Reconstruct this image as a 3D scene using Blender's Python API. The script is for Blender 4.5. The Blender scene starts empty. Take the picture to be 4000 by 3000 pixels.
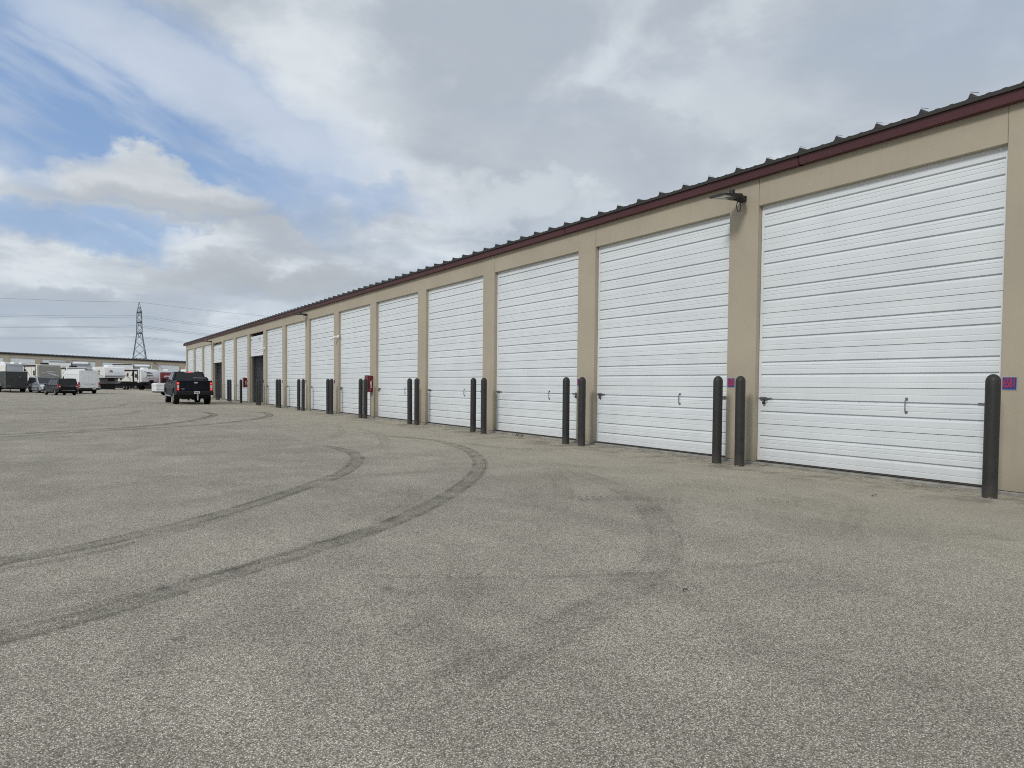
import bpy, bmesh, math, random
from mathutils import Vector, Matrix
import numpy as np

R = math.radians
random.seed(7)
SC = bpy.context.scene
COL = SC.collection

# ------------------------------------------------------------------ camera
CAM_H = 1.335
YAW, PITCH, ROLL = 0.5803, -0.0321, 0.0094
fw = Vector((math.sin(YAW) * math.cos(PITCH), math.cos(YAW) * math.cos(PITCH), math.sin(PITCH)))
rt = Vector((math.cos(YAW), -math.sin(YAW), 0))
up = rt.cross(fw)
r2 = rt * math.cos(ROLL) + up * math.sin(ROLL)
u2 = up * math.cos(ROLL) - rt * math.sin(ROLL)
cam_d = bpy.data.cameras.new('camera')
cam = bpy.data.objects.new('camera', cam_d)
COL.objects.link(cam)
M = Matrix((r2, u2, -fw)).transposed().to_4x4()
M.translation = Vector((0, 0, CAM_H))
cam.matrix_world = M
cam_d.sensor_width = 36.0
cam_d.lens = 2660 / 4000 * 36.0
cam_d.shift_y = 88.86 / 4000
cam_d.clip_start = 0.05
cam_d.clip_end = 4000
SC.camera = cam

# ------------------------------------------------------------------ light
SUN_DIR = Vector((0.45, 0.17, -0.34)).normalized()      # the way the light travels
SUN_EL = math.asin(-SUN_DIR.z)
SUN_AZ = math.atan2(-SUN_DIR.x, -SUN_DIR.y)             # clockwise from +y
sun_d = bpy.data.lights.new('sun', 'SUN')
sun_d.energy = 1.5
sun_d.angle = R(12)
sun_d.color = (1.0, 0.97, 0.93)
sun = bpy.data.objects.new('sun', sun_d)
sun.rotation_euler = SUN_DIR.to_track_quat('-Z', 'Y').to_euler()
sun.location = (-20, -10, 30)
COL.objects.link(sun)

SC.view_settings.view_transform = 'Standard'
SC.view_settings.look = 'None'
SC.view_settings.exposure = 0.10
SC.view_settings.gamma = 1.0
SC.view_settings.use_curve_mapping = False
SC.cycles.use_denoising = False
SC.cycles.denoising_prefilter = 'NONE'
SC.cycles.denoising_input_passes = 'RGB_ALBEDO_NORMAL'
SC.cycles.filter_width = 1.05
SC.cycles.max_bounces = 6
SC.cycles.transparent_max_bounces = 12

# ------------------------------------------------------------------ node helper
class NT:
    def __init__(s, tree):
        s.t = tree; s.n = tree.nodes; s.l = tree.links
    def new(s, ty, **kw):
        n = s.n.new(ty)
        for k, v in kw.items():
            setattr(n, k, v)
        return n
    def put(s, sock, v):
        if isinstance(v, bpy.types.NodeSocket):
            s.l.new(v, sock)
        elif v is not None:
            try:
                sock.default_value = v
            except Exception:
                sock.default_value = (v, v, v)
    def math(s, op, a, b=None, c=None, clamp=False):
        n = s.new('ShaderNodeMath', operation=op, use_clamp=clamp)
        for i, v in enumerate((a, b, c)):
            if v is not None:
                s.put(n.inputs[i], v)
        return n.outputs[0]
    def vec(s, op, a, b=None):
        n = s.new('ShaderNodeVectorMath', operation=op)
        s.put(n.inputs[0], a)
        if b is not None:
            s.put(n.inputs[1], b)
        return n.outputs['Value'] if op in ('DOT_PRODUCT', 'LENGTH', 'DISTANCE') else n.outputs[0]
    def sep(s, v):
        n = s.new('ShaderNodeSeparateXYZ'); s.put(n.inputs[0], v); return n.outputs
    def comb(s, x, y, z):
        n = s.new('ShaderNodeCombineXYZ')
        for i, v in enumerate((x, y, z)):
            s.put(n.inputs[i], v)
        return n.outputs[0]
    def noise(s, vec, scale, detail=4, rough=0.55, dist=0.0, lac=2.0):
        n = s.new('ShaderNodeTexNoise')
        s.put(n.inputs['Vector'], vec)
        n.inputs['Scale'].default_value = scale
        n.inputs['Detail'].default_value = detail
        n.inputs['Roughness'].default_value = rough
        n.inputs['Lacunarity'].default_value = lac
        n.inputs['Distortion'].default_value = dist
        return n.outputs
    def ramp(s, f, stops, interp='LINEAR'):
        n = s.new('ShaderNodeValToRGB')
        n.color_ramp.interpolation = interp
        el = n.color_ramp.elements
        while len(el) < len(stops):
            el.new(0.5)
        for e, (p, c) in zip(el, stops):
            e.position = p
            e.color = (c, c, c, 1) if not isinstance(c, tuple) else (*c[:3], 1)
        s.put(n.inputs[0], f)
        return n.outputs[0]
    def mix(s, f, a, b, blend='MIX'):
        n = s.new('ShaderNodeMix', data_type='RGBA', blend_type=blend)
        s.put(n.inputs[0], f)
        for i, v in ((6, a), (7, b)):
            if isinstance(v, tuple) and len(v) == 3:
                v = (*v, 1)
            s.put(n.inputs[i], v)
        return n.outputs[2]
    def smooth(s, v, a, b):
        n = s.new('ShaderNodeMapRange', interpolation_type='SMOOTHSTEP')
        s.put(n.inputs[0], v)
        n.inputs[1].default_value = a; n.inputs[2].default_value = b
        return n.outputs[0]

# ------------------------------------------------------------------ world: daylight sky with broken cloud
world = bpy.data.worlds.new('World')
SC.world = world
world.use_nodes = True
w = NT(world.node_tree)
w.n.clear()
tc = w.new('ShaderNodeTexCoord')
D0 = w.vec('NORMALIZE', tc.outputs['Generated'])
dx, dy, dz = w.sep(D0)
sky = w.new('ShaderNodeTexSky', sky_type='NISHITA')
sky.sun_disc = False
sky.sun_elevation = SUN_EL
sky.sun_rotation = SUN_AZ
sky.air_density = 1.0
sky.dust_density = 1.5
sky.ozone_density = 1.2
az = w.math('ARCTAN2', dx, dy)
el = w.math('ARCSINE', dz)
# cloud deck coordinates: direction carried up to a flat layer
zz = w.math('ADD', w.math('MAXIMUM', dz, 0.0), 0.16)
P = w.comb(w.math('DIVIDE', dx, zz), w.math('DIVIDE', dy, zz), 0.0)
ANG = w.comb(az, w.math('MULTIPLY', el, 1.5), 0.0)
n_big = w.noise(P, 0.55, 7, 0.55, 0.3)[0]
n_mid = w.noise(w.vec('ADD', P, (7.3, 2.1, 0)), 1.9, 7, 0.58, 0.3)[0]
n_puff = w.noise(ANG, 5.0, 8, 0.56, 0.2)[0]
n_edge = w.noise(w.vec('ADD', ANG, (3.1, 9.2, 0)), 9.0, 7, 0.6, 0.0)[0]
n_fine = w.noise(w.vec('ADD', ANG, (1.7, 4.4, 0)), 3.0, 5, 0.5, 0.4)[0]

def blob(a0, e0, ra, re, rot, soft=1.0, warp=0.10):
    """elliptical patch of sky (azimuth, elevation in degrees) with a ragged edge"""
    wa = w.math('MULTIPLY', w.math('SUBTRACT', n_puff, 0.5), warp * 2.2)
    we = w.math('MULTIPLY', w.math('SUBTRACT', n_edge, 0.5), warp * 1.4)
    a = w.math('ADD', w.math('SUBTRACT', az, R(a0)), wa)
    e = w.math('ADD', w.math('SUBTRACT', el, R(e0)), we)
    c, s_ = math.cos(R(rot)), math.sin(R(rot))
    u = w.math('ADD', w.math('MULTIPLY', a, c / R(ra)), w.math('MULTIPLY', e, s_ / R(ra)))
    v = w.math('ADD', w.math('MULTIPLY', a, -s_ / R(re)), w.math('MULTIPLY', e, c / R(re)))
    d = w.math('ADD', w.math('MULTIPLY', u, u), w.math('MULTIPLY', v, v))
    return w.math('SUBTRACT', 1.0, w.smooth(d, max(0.0, 1 - soft), 1 + soft), clamp=True)

def add(*xs):
    r = xs[0]
    for x in xs[1:]:
        r = w.math('ADD', r, x)
    return r
def mul(a, b):
    return w.math('MULTIPLY', a, b)
#SKYBLOBS
BLUE = blob(-1.5, 20.2, 20, 6.4, -13, 0.95, 0.09)
BLUE = w.math('MAXIMUM', BLUE, mul(blob(17, 15.6, 9, 1.7, -10, 0.95, 0.10), 0.55))
BLUE = w.math('MAXIMUM', BLUE, mul(blob(2, 10.4, 12, 1.1, -4, 0.9, 0.07), 0.8))
STREAK = blob(11, 20.6, 17, 2.4, -19, 0.95, 0.06)
WISP = w.noise(w.vec('MULTIPLY', w.comb(w.math('ADD', mul(az, 0.94), mul(el, -0.34)), w.math('ADD', mul(az, 0.34), mul(el, 0.94)), 0.0), (1.4, 6.0, 1)), 3.2, 6, 0.55, 0.2)[0]
wisp_f = w.smooth(WISP, 0.40, 0.72)
CUM1 = w.math('MAXIMUM', blob(5.6, 13.5, 7.0, 2.6, 0, 0.6, 0.12), blob(4.6, 15.2, 3.6, 1.9, 0, 0.65, 0.12))
CUM2 = w.math('MAXIMUM', blob(13.8, 9.4, 8.0, 2.4, -2, 0.45, 0.09), blob(12.5, 11.0, 4.0, 1.6, 0, 0.45, 0.09))
CUM3 = w.math('MAXIMUM', blob(-2.5, 7.2, 8, 2.3, 0, 0.6, 0.11), blob(-6.0, 12.8, 4.5, 1.2, 0, 0.8, 0.08))
cloud_gen = w.smooth(n_big, 0.30, 0.52)                       # general broken deck everywhere
cover = w.math('MAXIMUM', w.math('SUBTRACT', 1.0, BLUE), 0.0)
cover = w.math('MULTIPLY', cover, w.math('ADD', mul(cloud_gen, 0.25), 0.75))
cover = w.math('MAXIMUM', cover, w.math('MAXIMUM', mul(wisp_f, 0.5), mul(STREAK, 0.66)))
cover = w.math('MAXIMUM', cover, w.math('MAXIMUM', CUM1, w.math('MAXIMUM', CUM2, CUM3)))
hz = w.math('SUBTRACT', 1.0, w.smooth(el, 0.0, R(9)))
cover = w.math('MULTIPLY', cover, w.math('SUBTRACT', 1.0, mul(hz, 0.25)), clamp=True)
# light and dark inside the cloud
shade = add(mul(n_mid, 0.9), mul(n_puff, 0.7), mul(n_big, 0.5), mul(n_fine, 0.5))
shade = w.smooth(shade, 1.10, 1.48)
DARK = w.math('MAXIMUM', mul(blob(37, 19.2, 15, 4.0, -8, 0.95, 0.18), 0.78), w.math('MAXIMUM', mul(blob(58, 22, 16, 4.5, 4, 0.95, 0.16), 0.55), mul(blob(0, 5.6, 14, 1.5, 0, 0.95, 0.14), 0.85)))
shade = mul(shade, w.math('SUBTRACT', 1.0, DARK))
BRI = w.math('MAXIMUM', mul(blob(33, 15.2, 8, 2.2, 6, 0.95, 0.14), 0.55), mul(blob(43, 12.5, 8, 2.2, 0, 0.95, 0.14), 0.5))
shade = w.math('MAXIMUM', shade, BRI)
CL_D = (4.15, 4.65, 5.25)
CL_L = (6.7, 7.15, 7.55)
ccol = w.mix(shade, CL_D, CL_L)
base1 = mul(blob(6, 12.3, 8, 1.5, 1, 0.9, 0.1), 0.8)
base2 = mul(blob(14, 8.0, 9, 1.5, 0, 0.9, 0.1), 0.85)
ccol = w.mix(w.math('MAXIMUM', base1, base2), ccol, (4.0, 4.35, 4.75))
ccol = w.mix(mul(blob(5.5, 14.6, 7.0, 1.5, 2, 0.9, 0.1), 0.5), ccol, (5.15, 5.45, 5.75))
ccol = w.mix(mul(STREAK, 0.6), ccol, (6.9, 7.35, 7.9))
skyc = w.vec('MULTIPLY', sky.outputs[0], (1.0, 1.0, 1.0))
blue = w.mix(0.5, skyc, (2.9, 4.6, 7.9))
blue = w.mix(mul(hz, 0.75), blue, (5.2, 6.2, 7.0))
final = w.mix(cover, blue, ccol)
bg = w.new('ShaderNodeBackground')
w.l.new(final, bg.inputs[0])
bg.inputs[1].default_value = 0.10
out = w.new('ShaderNodeOutputWorld')
w.l.new(bg.outputs[0], out.inputs[0])

# ------------------------------------------------------------------ materials
MATS = {}
def mat(name, col, rough=0.6, metal=0.0, var=0.0, vscale=3.0, bump=0.0, bscale=40.0, spec=0.5, emit=None, estr=0.0, coat=0.0, space='Object'):
    if name in MATS:
        return MATS[name]
    m = bpy.data.materials.new(name)
    m.use_nodes = True
    t = NT(m.node_tree)
    b = m.node_tree.nodes['Principled BSDF']
    b.inputs['Roughness'].default_value = rough
    b.inputs['Metallic'].default_value = metal
    b.inputs['Specular IOR Level'].default_value = spec
    b.inputs['Coat Weight'].default_value = coat
    b.inputs['Base Color'].default_value = (*col, 1)
    co = t.new('ShaderNodeTexCoord').outputs[space]
    if var:
        n = t.noise(co, vscale, 6, 0.6)[0]
        f = t.smooth(n, 0.25, 0.75)
        t.put(b.inputs['Base Color'], t.mix(f, tuple(c * (1 - var) for c in col), tuple(min(1, c * (1 + var)) for c in col)))
    if bump:
        n = t.noise(co, bscale, 3, 0.5)[0]
        bp = t.new('ShaderNodeBump')
        bp.inputs['Strength'].default_value = bump
        bp.inputs['Distance'].default_value = 0.01
        t.put(bp.inputs['Height'], n)
        t.put(b.inputs['Normal'], bp.outputs[0])
    if emit:
        b.inputs['Emission Color'].default_value = (*emit, 1)
        b.inputs['Emission Strength'].default_value = estr
    MATS[name] = m
    return m

def wall_mat():
    m = mat('tan_panel', (0.40, 0.355, 0.262), 0.62)
    t = NT(m.node_tree); b = m.node_tree.nodes['Principled BSDF']
    geo = t.new('ShaderNodeNewGeometry').outputs['Position']
    n1 = t.noise(geo, 0.8, 5, 0.6)[0]
    n2 = t.noise(geo, 120, 2, 0.6)[0]
    streak = t.noise(t.vec('MULTIPLY', geo, (9, 9, 0.5)), 1.0, 5, 0.6)[0]
    px, py, pz = t.sep(geo)
    low = t.math('SUBTRACT', 1.0, t.smooth(t.math('ADD', pz, t.math('MULTIPLY', streak, 0.8)), 0.3, 0.95))
    c = t.mix(t.smooth(n1, 0.3, 0.7), (0.385, 0.335, 0.254), (0.435, 0.380, 0.288))
    c = t.mix(t.math('MULTIPLY', t.smooth(n2, 0.35, 0.7), 0.22), c, (0.30, 0.27, 0.20))
    c = t.mix(t.math('MULTIPLY', t.smooth(streak, 0.52, 0.75), 0.16), c, (0.27, 0.24, 0.18))
    c = t.mix(t.math('MULTIPLY', low, 0.45), c, (0.20, 0.175, 0.13))
    t.put(b.inputs['Base Color'], c)
    bp = t.new('ShaderNodeBump'); bp.inputs['Strength'].default_value = 0.25; bp.inputs['Distance'].default_value = 0.004
    t.put(bp.inputs['Height'], t.noise(geo, 60, 3, 0.6)[0]); t.put(b.inputs['Normal'], bp.outputs[0])
    return m

def door_mat():
    m = mat('white_door', (0.74, 0.765, 0.77), 0.42)
    t = NT(m.node_tree); b = m.node_tree.nodes['Principled BSDF']
    geo = t.new('ShaderNodeNewGeometry').outputs['Position']
    n1 = t.noise(geo, 1.3, 5, 0.6)[0]
    streak = t.noise(t.vec('MULTIPLY', geo, (1, 5, 1.0)), 1.0, 4, 0.5)[0]
    c = t.mix(t.smooth(n1, 0.3, 0.7), (0.675, 0.71, 0.727), (0.72, 0.752, 0.768))
    c = t.mix(t.math('MULTIPLY', t.smooth(streak, 0.5, 0.8), 0.05), c, (0.55, 0.55, 0.53))
    rv = t.new('ShaderNodeObjectInfo').outputs['Random']
    tone = t.math('ADD', 0.965, t.math('MULTIPLY', rv, 0.05))
    c = t.mix(1.0, c, t.comb(tone, tone, tone), 'MULTIPLY')
    # insect specks and scuffs
    v = t.new('ShaderNodeTexVoronoi'); v.inputs['Scale'].default_value = 11.0
    t.put(v.inputs['Vector'], geo)
    sp = t.math('LESS_THAN', v.outputs['Distance'], 0.085)
    rnd = t.sep(v.outputs['Color'])[0]
    gate = t.math('GREATER_THAN', rnd, 0.80)
    c = t.mix(t.math('MULTIPLY', t.math('MULTIPLY', sp, gate), 0.6), c, (0.16, 0.15, 0.13))
    px, py, pz = t.sep(geo)
    low = t.math('SUBTRACT', 1.0, t.smooth(t.math('ADD', pz, t.math('MULTIPLY', streak, 0.7)), 0.3, 1.0))
    c = t.mix(t.math('MULTIPLY', low, 0.2), c, (0.42, 0.39, 0.33))
    t.put(b.inputs['Base Color'], c)
    bp = t.new('ShaderNodeBump'); bp.inputs['Strength'].default_value = 0.10; bp.inputs['Distance'].default_value = 0.004
    t.put(bp.inputs['Height'], t.noise(t.vec('MULTIPLY', geo, (1, 1, 2.5)), 4, 2, 0.5)[0]); t.put(b.inputs['Normal'], bp.outputs[0])
    return m

def ground_mat():
    m = mat('worn_asphalt', (0.28, 0.26, 0.21), 0.9, spec=0.25)
    t = NT(m.node_tree); b = m.node_tree.nodes['Principled BSDF']
    geo = t.new('ShaderNodeNewGeometry').outputs['Position']
    px, py, pz = t.sep(geo)
    flat = t.comb(px, py, 0.0)
    warp = t.noise(flat, 90, 2, 0.5)[1]
    fl2 = t.vec('ADD', flat, t.vec('MULTIPLY', t.vec('SUBTRACT', warp, (0.5, 0.5, 0.5)), (0.008, 0.008, 0)))
    def vor(scale):
        v = t.new('ShaderNodeTexVoronoi'); v.inputs['Scale'].default_value = scale
        v.inputs['Randomness'].default_value = 1.0
        t.put(v.inputs['Vector'], fl2); return v
    v1 = vor(140.0); v2 = vor(300.0)
    r1 = t.sep(v1.outputs['Color'])
    gap = t.smooth(v1.outputs['Distance'], 0.30, 0.62)
    stone = t.ramp(r1[0], [(0.0, (0.03, 0.028, 0.025)), (0.22, (0.24, 0.219, 0.178)), (0.5, (0.62, 0.567, 0.465)), (0.80, (0.90, 0.835, 0.70)), (1.0, (1.0, 0.97, 0.88))])
    tint = t.mix(t.math('MULTIPLY', r1[1], 0.35), stone, (0.40, 0.33, 0.25))
    c = t.mix(t.math('MULTIPLY', gap, 0.75), tint, (0.09, 0.081, 0.066))
    r2_ = t.sep(v2.outputs['Color'])[0]
    c = t.mix(0.22, c, t.ramp(r2_, [(0, (0.15, 0.137, 0.11)), (0.5, (0.43, 0.39, 0.305)), (1, (0.80, 0.74, 0.60))]))
    # patches: darker oily areas, paler worn lanes
    n1 = t.noise(flat, 0.22, 6, 0.6)[0]
    n2 = t.noise(t.vec('ADD', flat, (31, 7, 0)), 0.9, 6, 0.62)[0]
    n3 = t.noise(t.vec('MULTIPLY', flat, (1.0, 0.35, 1)), 2.4, 5, 0.6)[0]
    k = t.math('ADD', t.math('MULTIPLY', t.smooth(n1, 0.3, 0.7), 0.16), t.math('MULTIPLY', t.smooth(n2, 0.3, 0.72), 0.20))
    k = t.math('ADD', k, t.math('MULTIPLY', t.smooth(n3, 0.35, 0.7), 0.10))
    c = t.mix(1.0, c, t.comb(*[t.math('ADD', 0.80, t.math('MULTIPLY', k, 1.15))] * 3), 'MULTIPLY')
    # buff dust gathered along the foot of the building
    n4 = t.noise(flat, 1.7, 6, 0.65)[0]
    d = t.math('ADD', px, t.math('MULTIPLY', t.math('SUBTRACT', n4, 0.5), 3.0))
    dust = t.math('MULTIPLY', t.smooth(d, 4.2, 9.9), 0.5)
    c = t.mix(dust, c, (0.51, 0.455, 0.35))
    n5 = t.noise(t.vec('ADD', flat, (3, 19, 0)), 1.3, 6, 0.7)[0]
    dirt = t.math('MULTIPLY', t.math('MULTIPLY', t.smooth(px, 8.2, 9.4), t.smooth(n5, 0.44, 0.62)), 0.68)
    c = t.mix(dirt, c, (0.17, 0.15, 0.115))
    # old drips and smudges
    n6 = t.noise(t.vec('ADD', flat, (11, 43, 0)), 1.1, 7, 0.72, 0.6)[0]
    c = t.mix(t.math('MULTIPLY', t.smooth(n6, 0.60, 0.72), 0.34), c, (0.11, 0.10, 0.085))
    vd = t.new('ShaderNodeTexVoronoi'); vd.inputs['Scale'].default_value = 1.5; t.put(vd.inputs['Vector'], t.vec('ADD', flat, t.vec('MULTIPLY', warp, (0.05, 0.05, 0))))
    drip = t.math('MULTIPLY', t.math('SUBTRACT', 1.0, t.smooth(vd.outputs['Distance'], 0.03, 0.09)), t.math('GREATER_THAN', t.sep(vd.outputs['Color'])[0], 0.62))
    c = t.mix(t.math('MULTIPLY', drip, 0.40), c, (0.07, 0.065, 0.058))
    t.put(b.inputs['Base Color'], c)
    h = t.math('SUBTRACT', t.math('MULTIPLY', r1[2], 0.5), t.math('MULTIPLY', gap, 1.0))
    h = t.math('ADD', h, t.math('MULTIPLY', r2_, 0.3))
    bp = t.new('ShaderNodeBump'); bp.inputs['Strength'].default_value = 0.65; bp.inputs['Distance'].default_value = 0.006
    t.put(bp.inputs['Height'], h); t.put(b.inputs['Normal'], bp.outputs[0])
    return m

def rubber_mark_mat():
    m = bpy.data.materials.new('tyre_rubber_stain'); m.use_nodes = True
    t = NT(m.node_tree); t.n.clear()
    uv = t.new('ShaderNodeUVMap', uv_map='across').outputs[0]
    uf = t.new('ShaderNodeUVMap', uv_map='fade').outputs[0]
    u, v, _ = t.sep(uv)
    fade, dens, _ = t.sep(uf)
    edge = t.math('MULTIPLY', t.smooth(u, 0.0, 0.16), t.math('SUBTRACT', 1.0, t.smooth(u, 0.84, 1.0)))
    # two heavier shoulders and fine tread lines between them
    sh = t.math('ABSOLUTE', t.math('SUBTRACT', u, 0.5))
    shoulder = t.smooth(sh, 0.12, 0.36)
    lines = t.math('ADD', 0.5, t.math('MULTIPLY', t.math('SINE', t.math('MULTIPLY', u, 44.0)), 0.5))
    geo = t.new('ShaderNodeNewGeometry').outputs['Position']
    nz = t.noise(geo, 2.2, 6, 0.65)[0]
    ng = t.noise(geo, 55.0, 3, 0.7)[0]
    a = t.math('ADD', 0.16, t.math('ADD', t.math('MULTIPLY', shoulder, 0.36), t.math('MULTIPLY', lines, 0.48)))
    a = t.math('MULTIPLY', a, t.math('ADD', 0.12, t.smooth(nz, 0.30, 0.68)))
    a = t.math('MULTIPLY', a, t.math('ADD', 0.35, t.smooth(ng, 0.36, 0.62)))
    a = t.math('MULTIPLY', t.math('MULTIPLY', t.math('MULTIPLY', a, edge), 0.58), t.math('MULTIPLY', fade, dens), clamp=True)
    d = t.new('ShaderNodeBsdfDiffuse'); d.inputs[0].default_value = (0.075, 0.07, 0.066, 1)
    tr = t.new('ShaderNodeBsdfTransparent')
    mx = t.new('ShaderNodeMixShader')
    t.put(mx.inputs[0], a); t.l.new(tr.outputs[0], mx.inputs[1]); t.l.new(d.outputs[0], mx.inputs[2])
    o = t.new('ShaderNodeOutputMaterial'); t.l.new(mx.outputs[0], o.inputs[0])
    return m

M_WALL = wall_mat(); M_DOOR = door_mat(); M_GROUND = ground_mat(); M_MARK = rubber_mark_mat()
M_TRIM = mat('maroon_trim', (0.090, 0.031, 0.038), 0.5, var=0.12, vscale=0.7)
M_ROOF = mat('dark_bronze_roof', (0.030, 0.027, 0.024), 0.6, var=0.25, vscale=2.0)
M_BOLL = mat('charcoal_sleeve', (0.028, 0.027, 0.026), 0.5, var=0.14, vscale=6.0, bump=0.25, bscale=90, spec=0.35)
def scuff(m, dark, light):
    t = NT(m.node_tree); b = m.node_tree.nodes['Principled BSDF']
    geo = t.new('ShaderNodeNewGeometry').outputs['Position']
    pz = t.sep(geo)[2]
    n = t.noise(t.vec('MULTIPLY', geo, (9, 9, 3.2)), 1.6, 6, 0.7)[0]
    n2 = t.noise(t.vec('MULTIPLY', geo, (30, 30, 9)), 1.5, 5, 0.7)[0]
    f = t.math('MULTIPLY', t.smooth(n, 0.54, 0.70), t.smooth(n2, 0.45, 0.62))
    low = t.math('SUBTRACT', 1.0, t.smooth(t.math('ADD', pz, t.math('MULTIPLY', n2, 0.3)), 0.12, 0.42))
    old = b.inputs['Base Color'].links[0].from_socket
    c = t.mix(t.math('MULTIPLY', f, 0.35), old, light)
    c = t.mix(t.math('MULTIPLY', low, 0.28), c, (0.13, 0.12, 0.10))
    t.put(b.inputs['Base Color'], c)
scuff(M_BOLL, None, (0.10, 0.095, 0.088))
M_CONC = mat('kerb_concrete', (0.25, 0.24, 0.21), 0.9, var=0.3, vscale=4.0, bump=0.6, bscale=30)
M_SEAL = mat('brown_rubber_seal', (0.05, 0.042, 0.036), 0.8)
M_GALV = mat('galvanised_steel', (0.42, 0.44, 0.46), 0.38, 0.85, var=0.2, vscale=20)
M_HAND = mat('weathered_zinc', (0.16, 0.165, 0.17), 0.5, 0.3, var=0.25, vscale=20)
M_DKMET = mat('dark_metal', (0.03, 0.031, 0.033), 0.5, 0.4)
M_GAP = mat('door_void', (0.02, 0.02, 0.02), 0.9)
M_INNER = mat('grey_liner_sheet', (0.30, 0.325, 0.37), 0.5, var=0.15, vscale=1.0)
M_SLAB = mat('slab_concrete', (0.30, 0.29, 0.26), 0.85, var=0.2, vscale=1.0)
M_LAMP = mat('black_lamp_paint', (0.016, 0.018, 0.022), 0.45)
M_LENS = mat('lamp_lens', (0.62, 0.60, 0.54), 0.3)
M_CAMW = mat('white_plastic', (0.78, 0.79, 0.78), 0.4)
M_BLUE = mat('sign_blue', (0.012, 0.045, 0.22), 0.45, var=0.1)
M_RED = mat('sign_red', (0.45, 0.025, 0.04), 0.45)
M_SILV = mat('sign_edge', (0.42, 0.42, 0.44), 0.5)
M_BOX = mat('cabinet_red', (0.15, 0.010, 0.018), 0.35, var=0.12, vscale=8)
M_WHITE = mat('label_white', (0.62, 0.61, 0.60), 0.5)
M_BLACK = mat('label_black', (0.012, 0.012, 0.013), 0.5)
M_TYRE = mat('tyre_rubber', (0.011, 0.011, 0.012), 0.9, bump=0.4, bscale=60, spec=0.25)
M_GLASS = mat('tinted_glass', (0.010, 0.013, 0.014), 0.08, spec=0.45)
M_GLASS2 = mat('smoked_window', (0.022, 0.022, 0.024), 0.15, spec=0.5)
M_RIM = mat('alloy_rim', (0.45, 0.45, 0.46), 0.3, 0.8)
M_BLKP = mat('black_plastic', (0.012, 0.012, 0.013), 0.65, spec=0.3)
M_CHROME = mat('chrome', (0.72, 0.73, 0.74), 0.15, 1.0)
M_NAVY = mat('black_blue_paint', (0.003, 0.005, 0.011), 0.38, spec=0.2, coat=0.06, var=0.1)
M_DARKV = mat('dark_violet_paint', (0.004, 0.005, 0.009), 0.4, spec=0.2, coat=0.05)
M_SILVP = mat('silver_paint', (0.42, 0.45, 0.49), 0.3, 0.45, coat=0.5)
M_VANW = mat('white_van_paint', (0.80, 0.815, 0.82), 0.35, coat=0.4, var=0.04)
M_RVW = mat('rv_white_sheet', (0.80, 0.815, 0.82), 0.4, var=0.05, vscale=1.5)
M_RVC = mat('rv_cream_sheet', (0.76, 0.745, 0.69), 0.45, var=0.06, vscale=1.5)
M_RVG = mat('rv_light_grey', (0.50, 0.53, 0.56), 0.45, var=0.06)
M_RVD = mat('rv_mid_grey', (0.22, 0.225, 0.23), 0.5, var=0.1)
M_TAUPE = mat('rv_taupe_cap', (0.235, 0.225, 0.195), 0.4, var=0.06)
M_CARGO = mat('charcoal_sheet', (0.032, 0.034, 0.034), 0.5, var=0.15, vscale=2)
M_FADE = mat('faded_grey_fender', (0.24, 0.24, 0.22), 0.6)
M_REDSH = mat('barn_red_sheet', (0.17, 0.018, 0.024), 0.5, var=0.12)
M_TL = mat('tail_lens_red', (0.30, 0.012, 0.012), 0.25)
M_TLON = mat('tail_lamp_lit', (0.5, 0.03, 0.03), 0.3, emit=(1.0, 0.09, 0.07), estr=0.9)
M_TLC = mat('lamp_clear', (0.62, 0.62, 0.60), 0.25)
M_HEAD = mat('headlamp_clear', (0.60, 0.62, 0.63), 0.15)
M_STEEL = mat('pylon_steel', (0.085, 0.10, 0.12), 0.6)
M_WIRE = mat('cable_aluminium', (0.10, 0.105, 0.12), 0.6)
M_GRAV = mat('loose_gravel', (0.42, 0.39, 0.33), 0.9, var=0.4, vscale=8)
M_TWIG = mat('dry_twig', (0.04, 0.032, 0.025), 0.9)
M_LEAF = mat('weed_leaf', (0.09, 0.11, 0.05), 0.8)
M_EMB = mat('emblem_red_brown', (0.24, 0.06, 0.05), 0.5)

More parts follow.
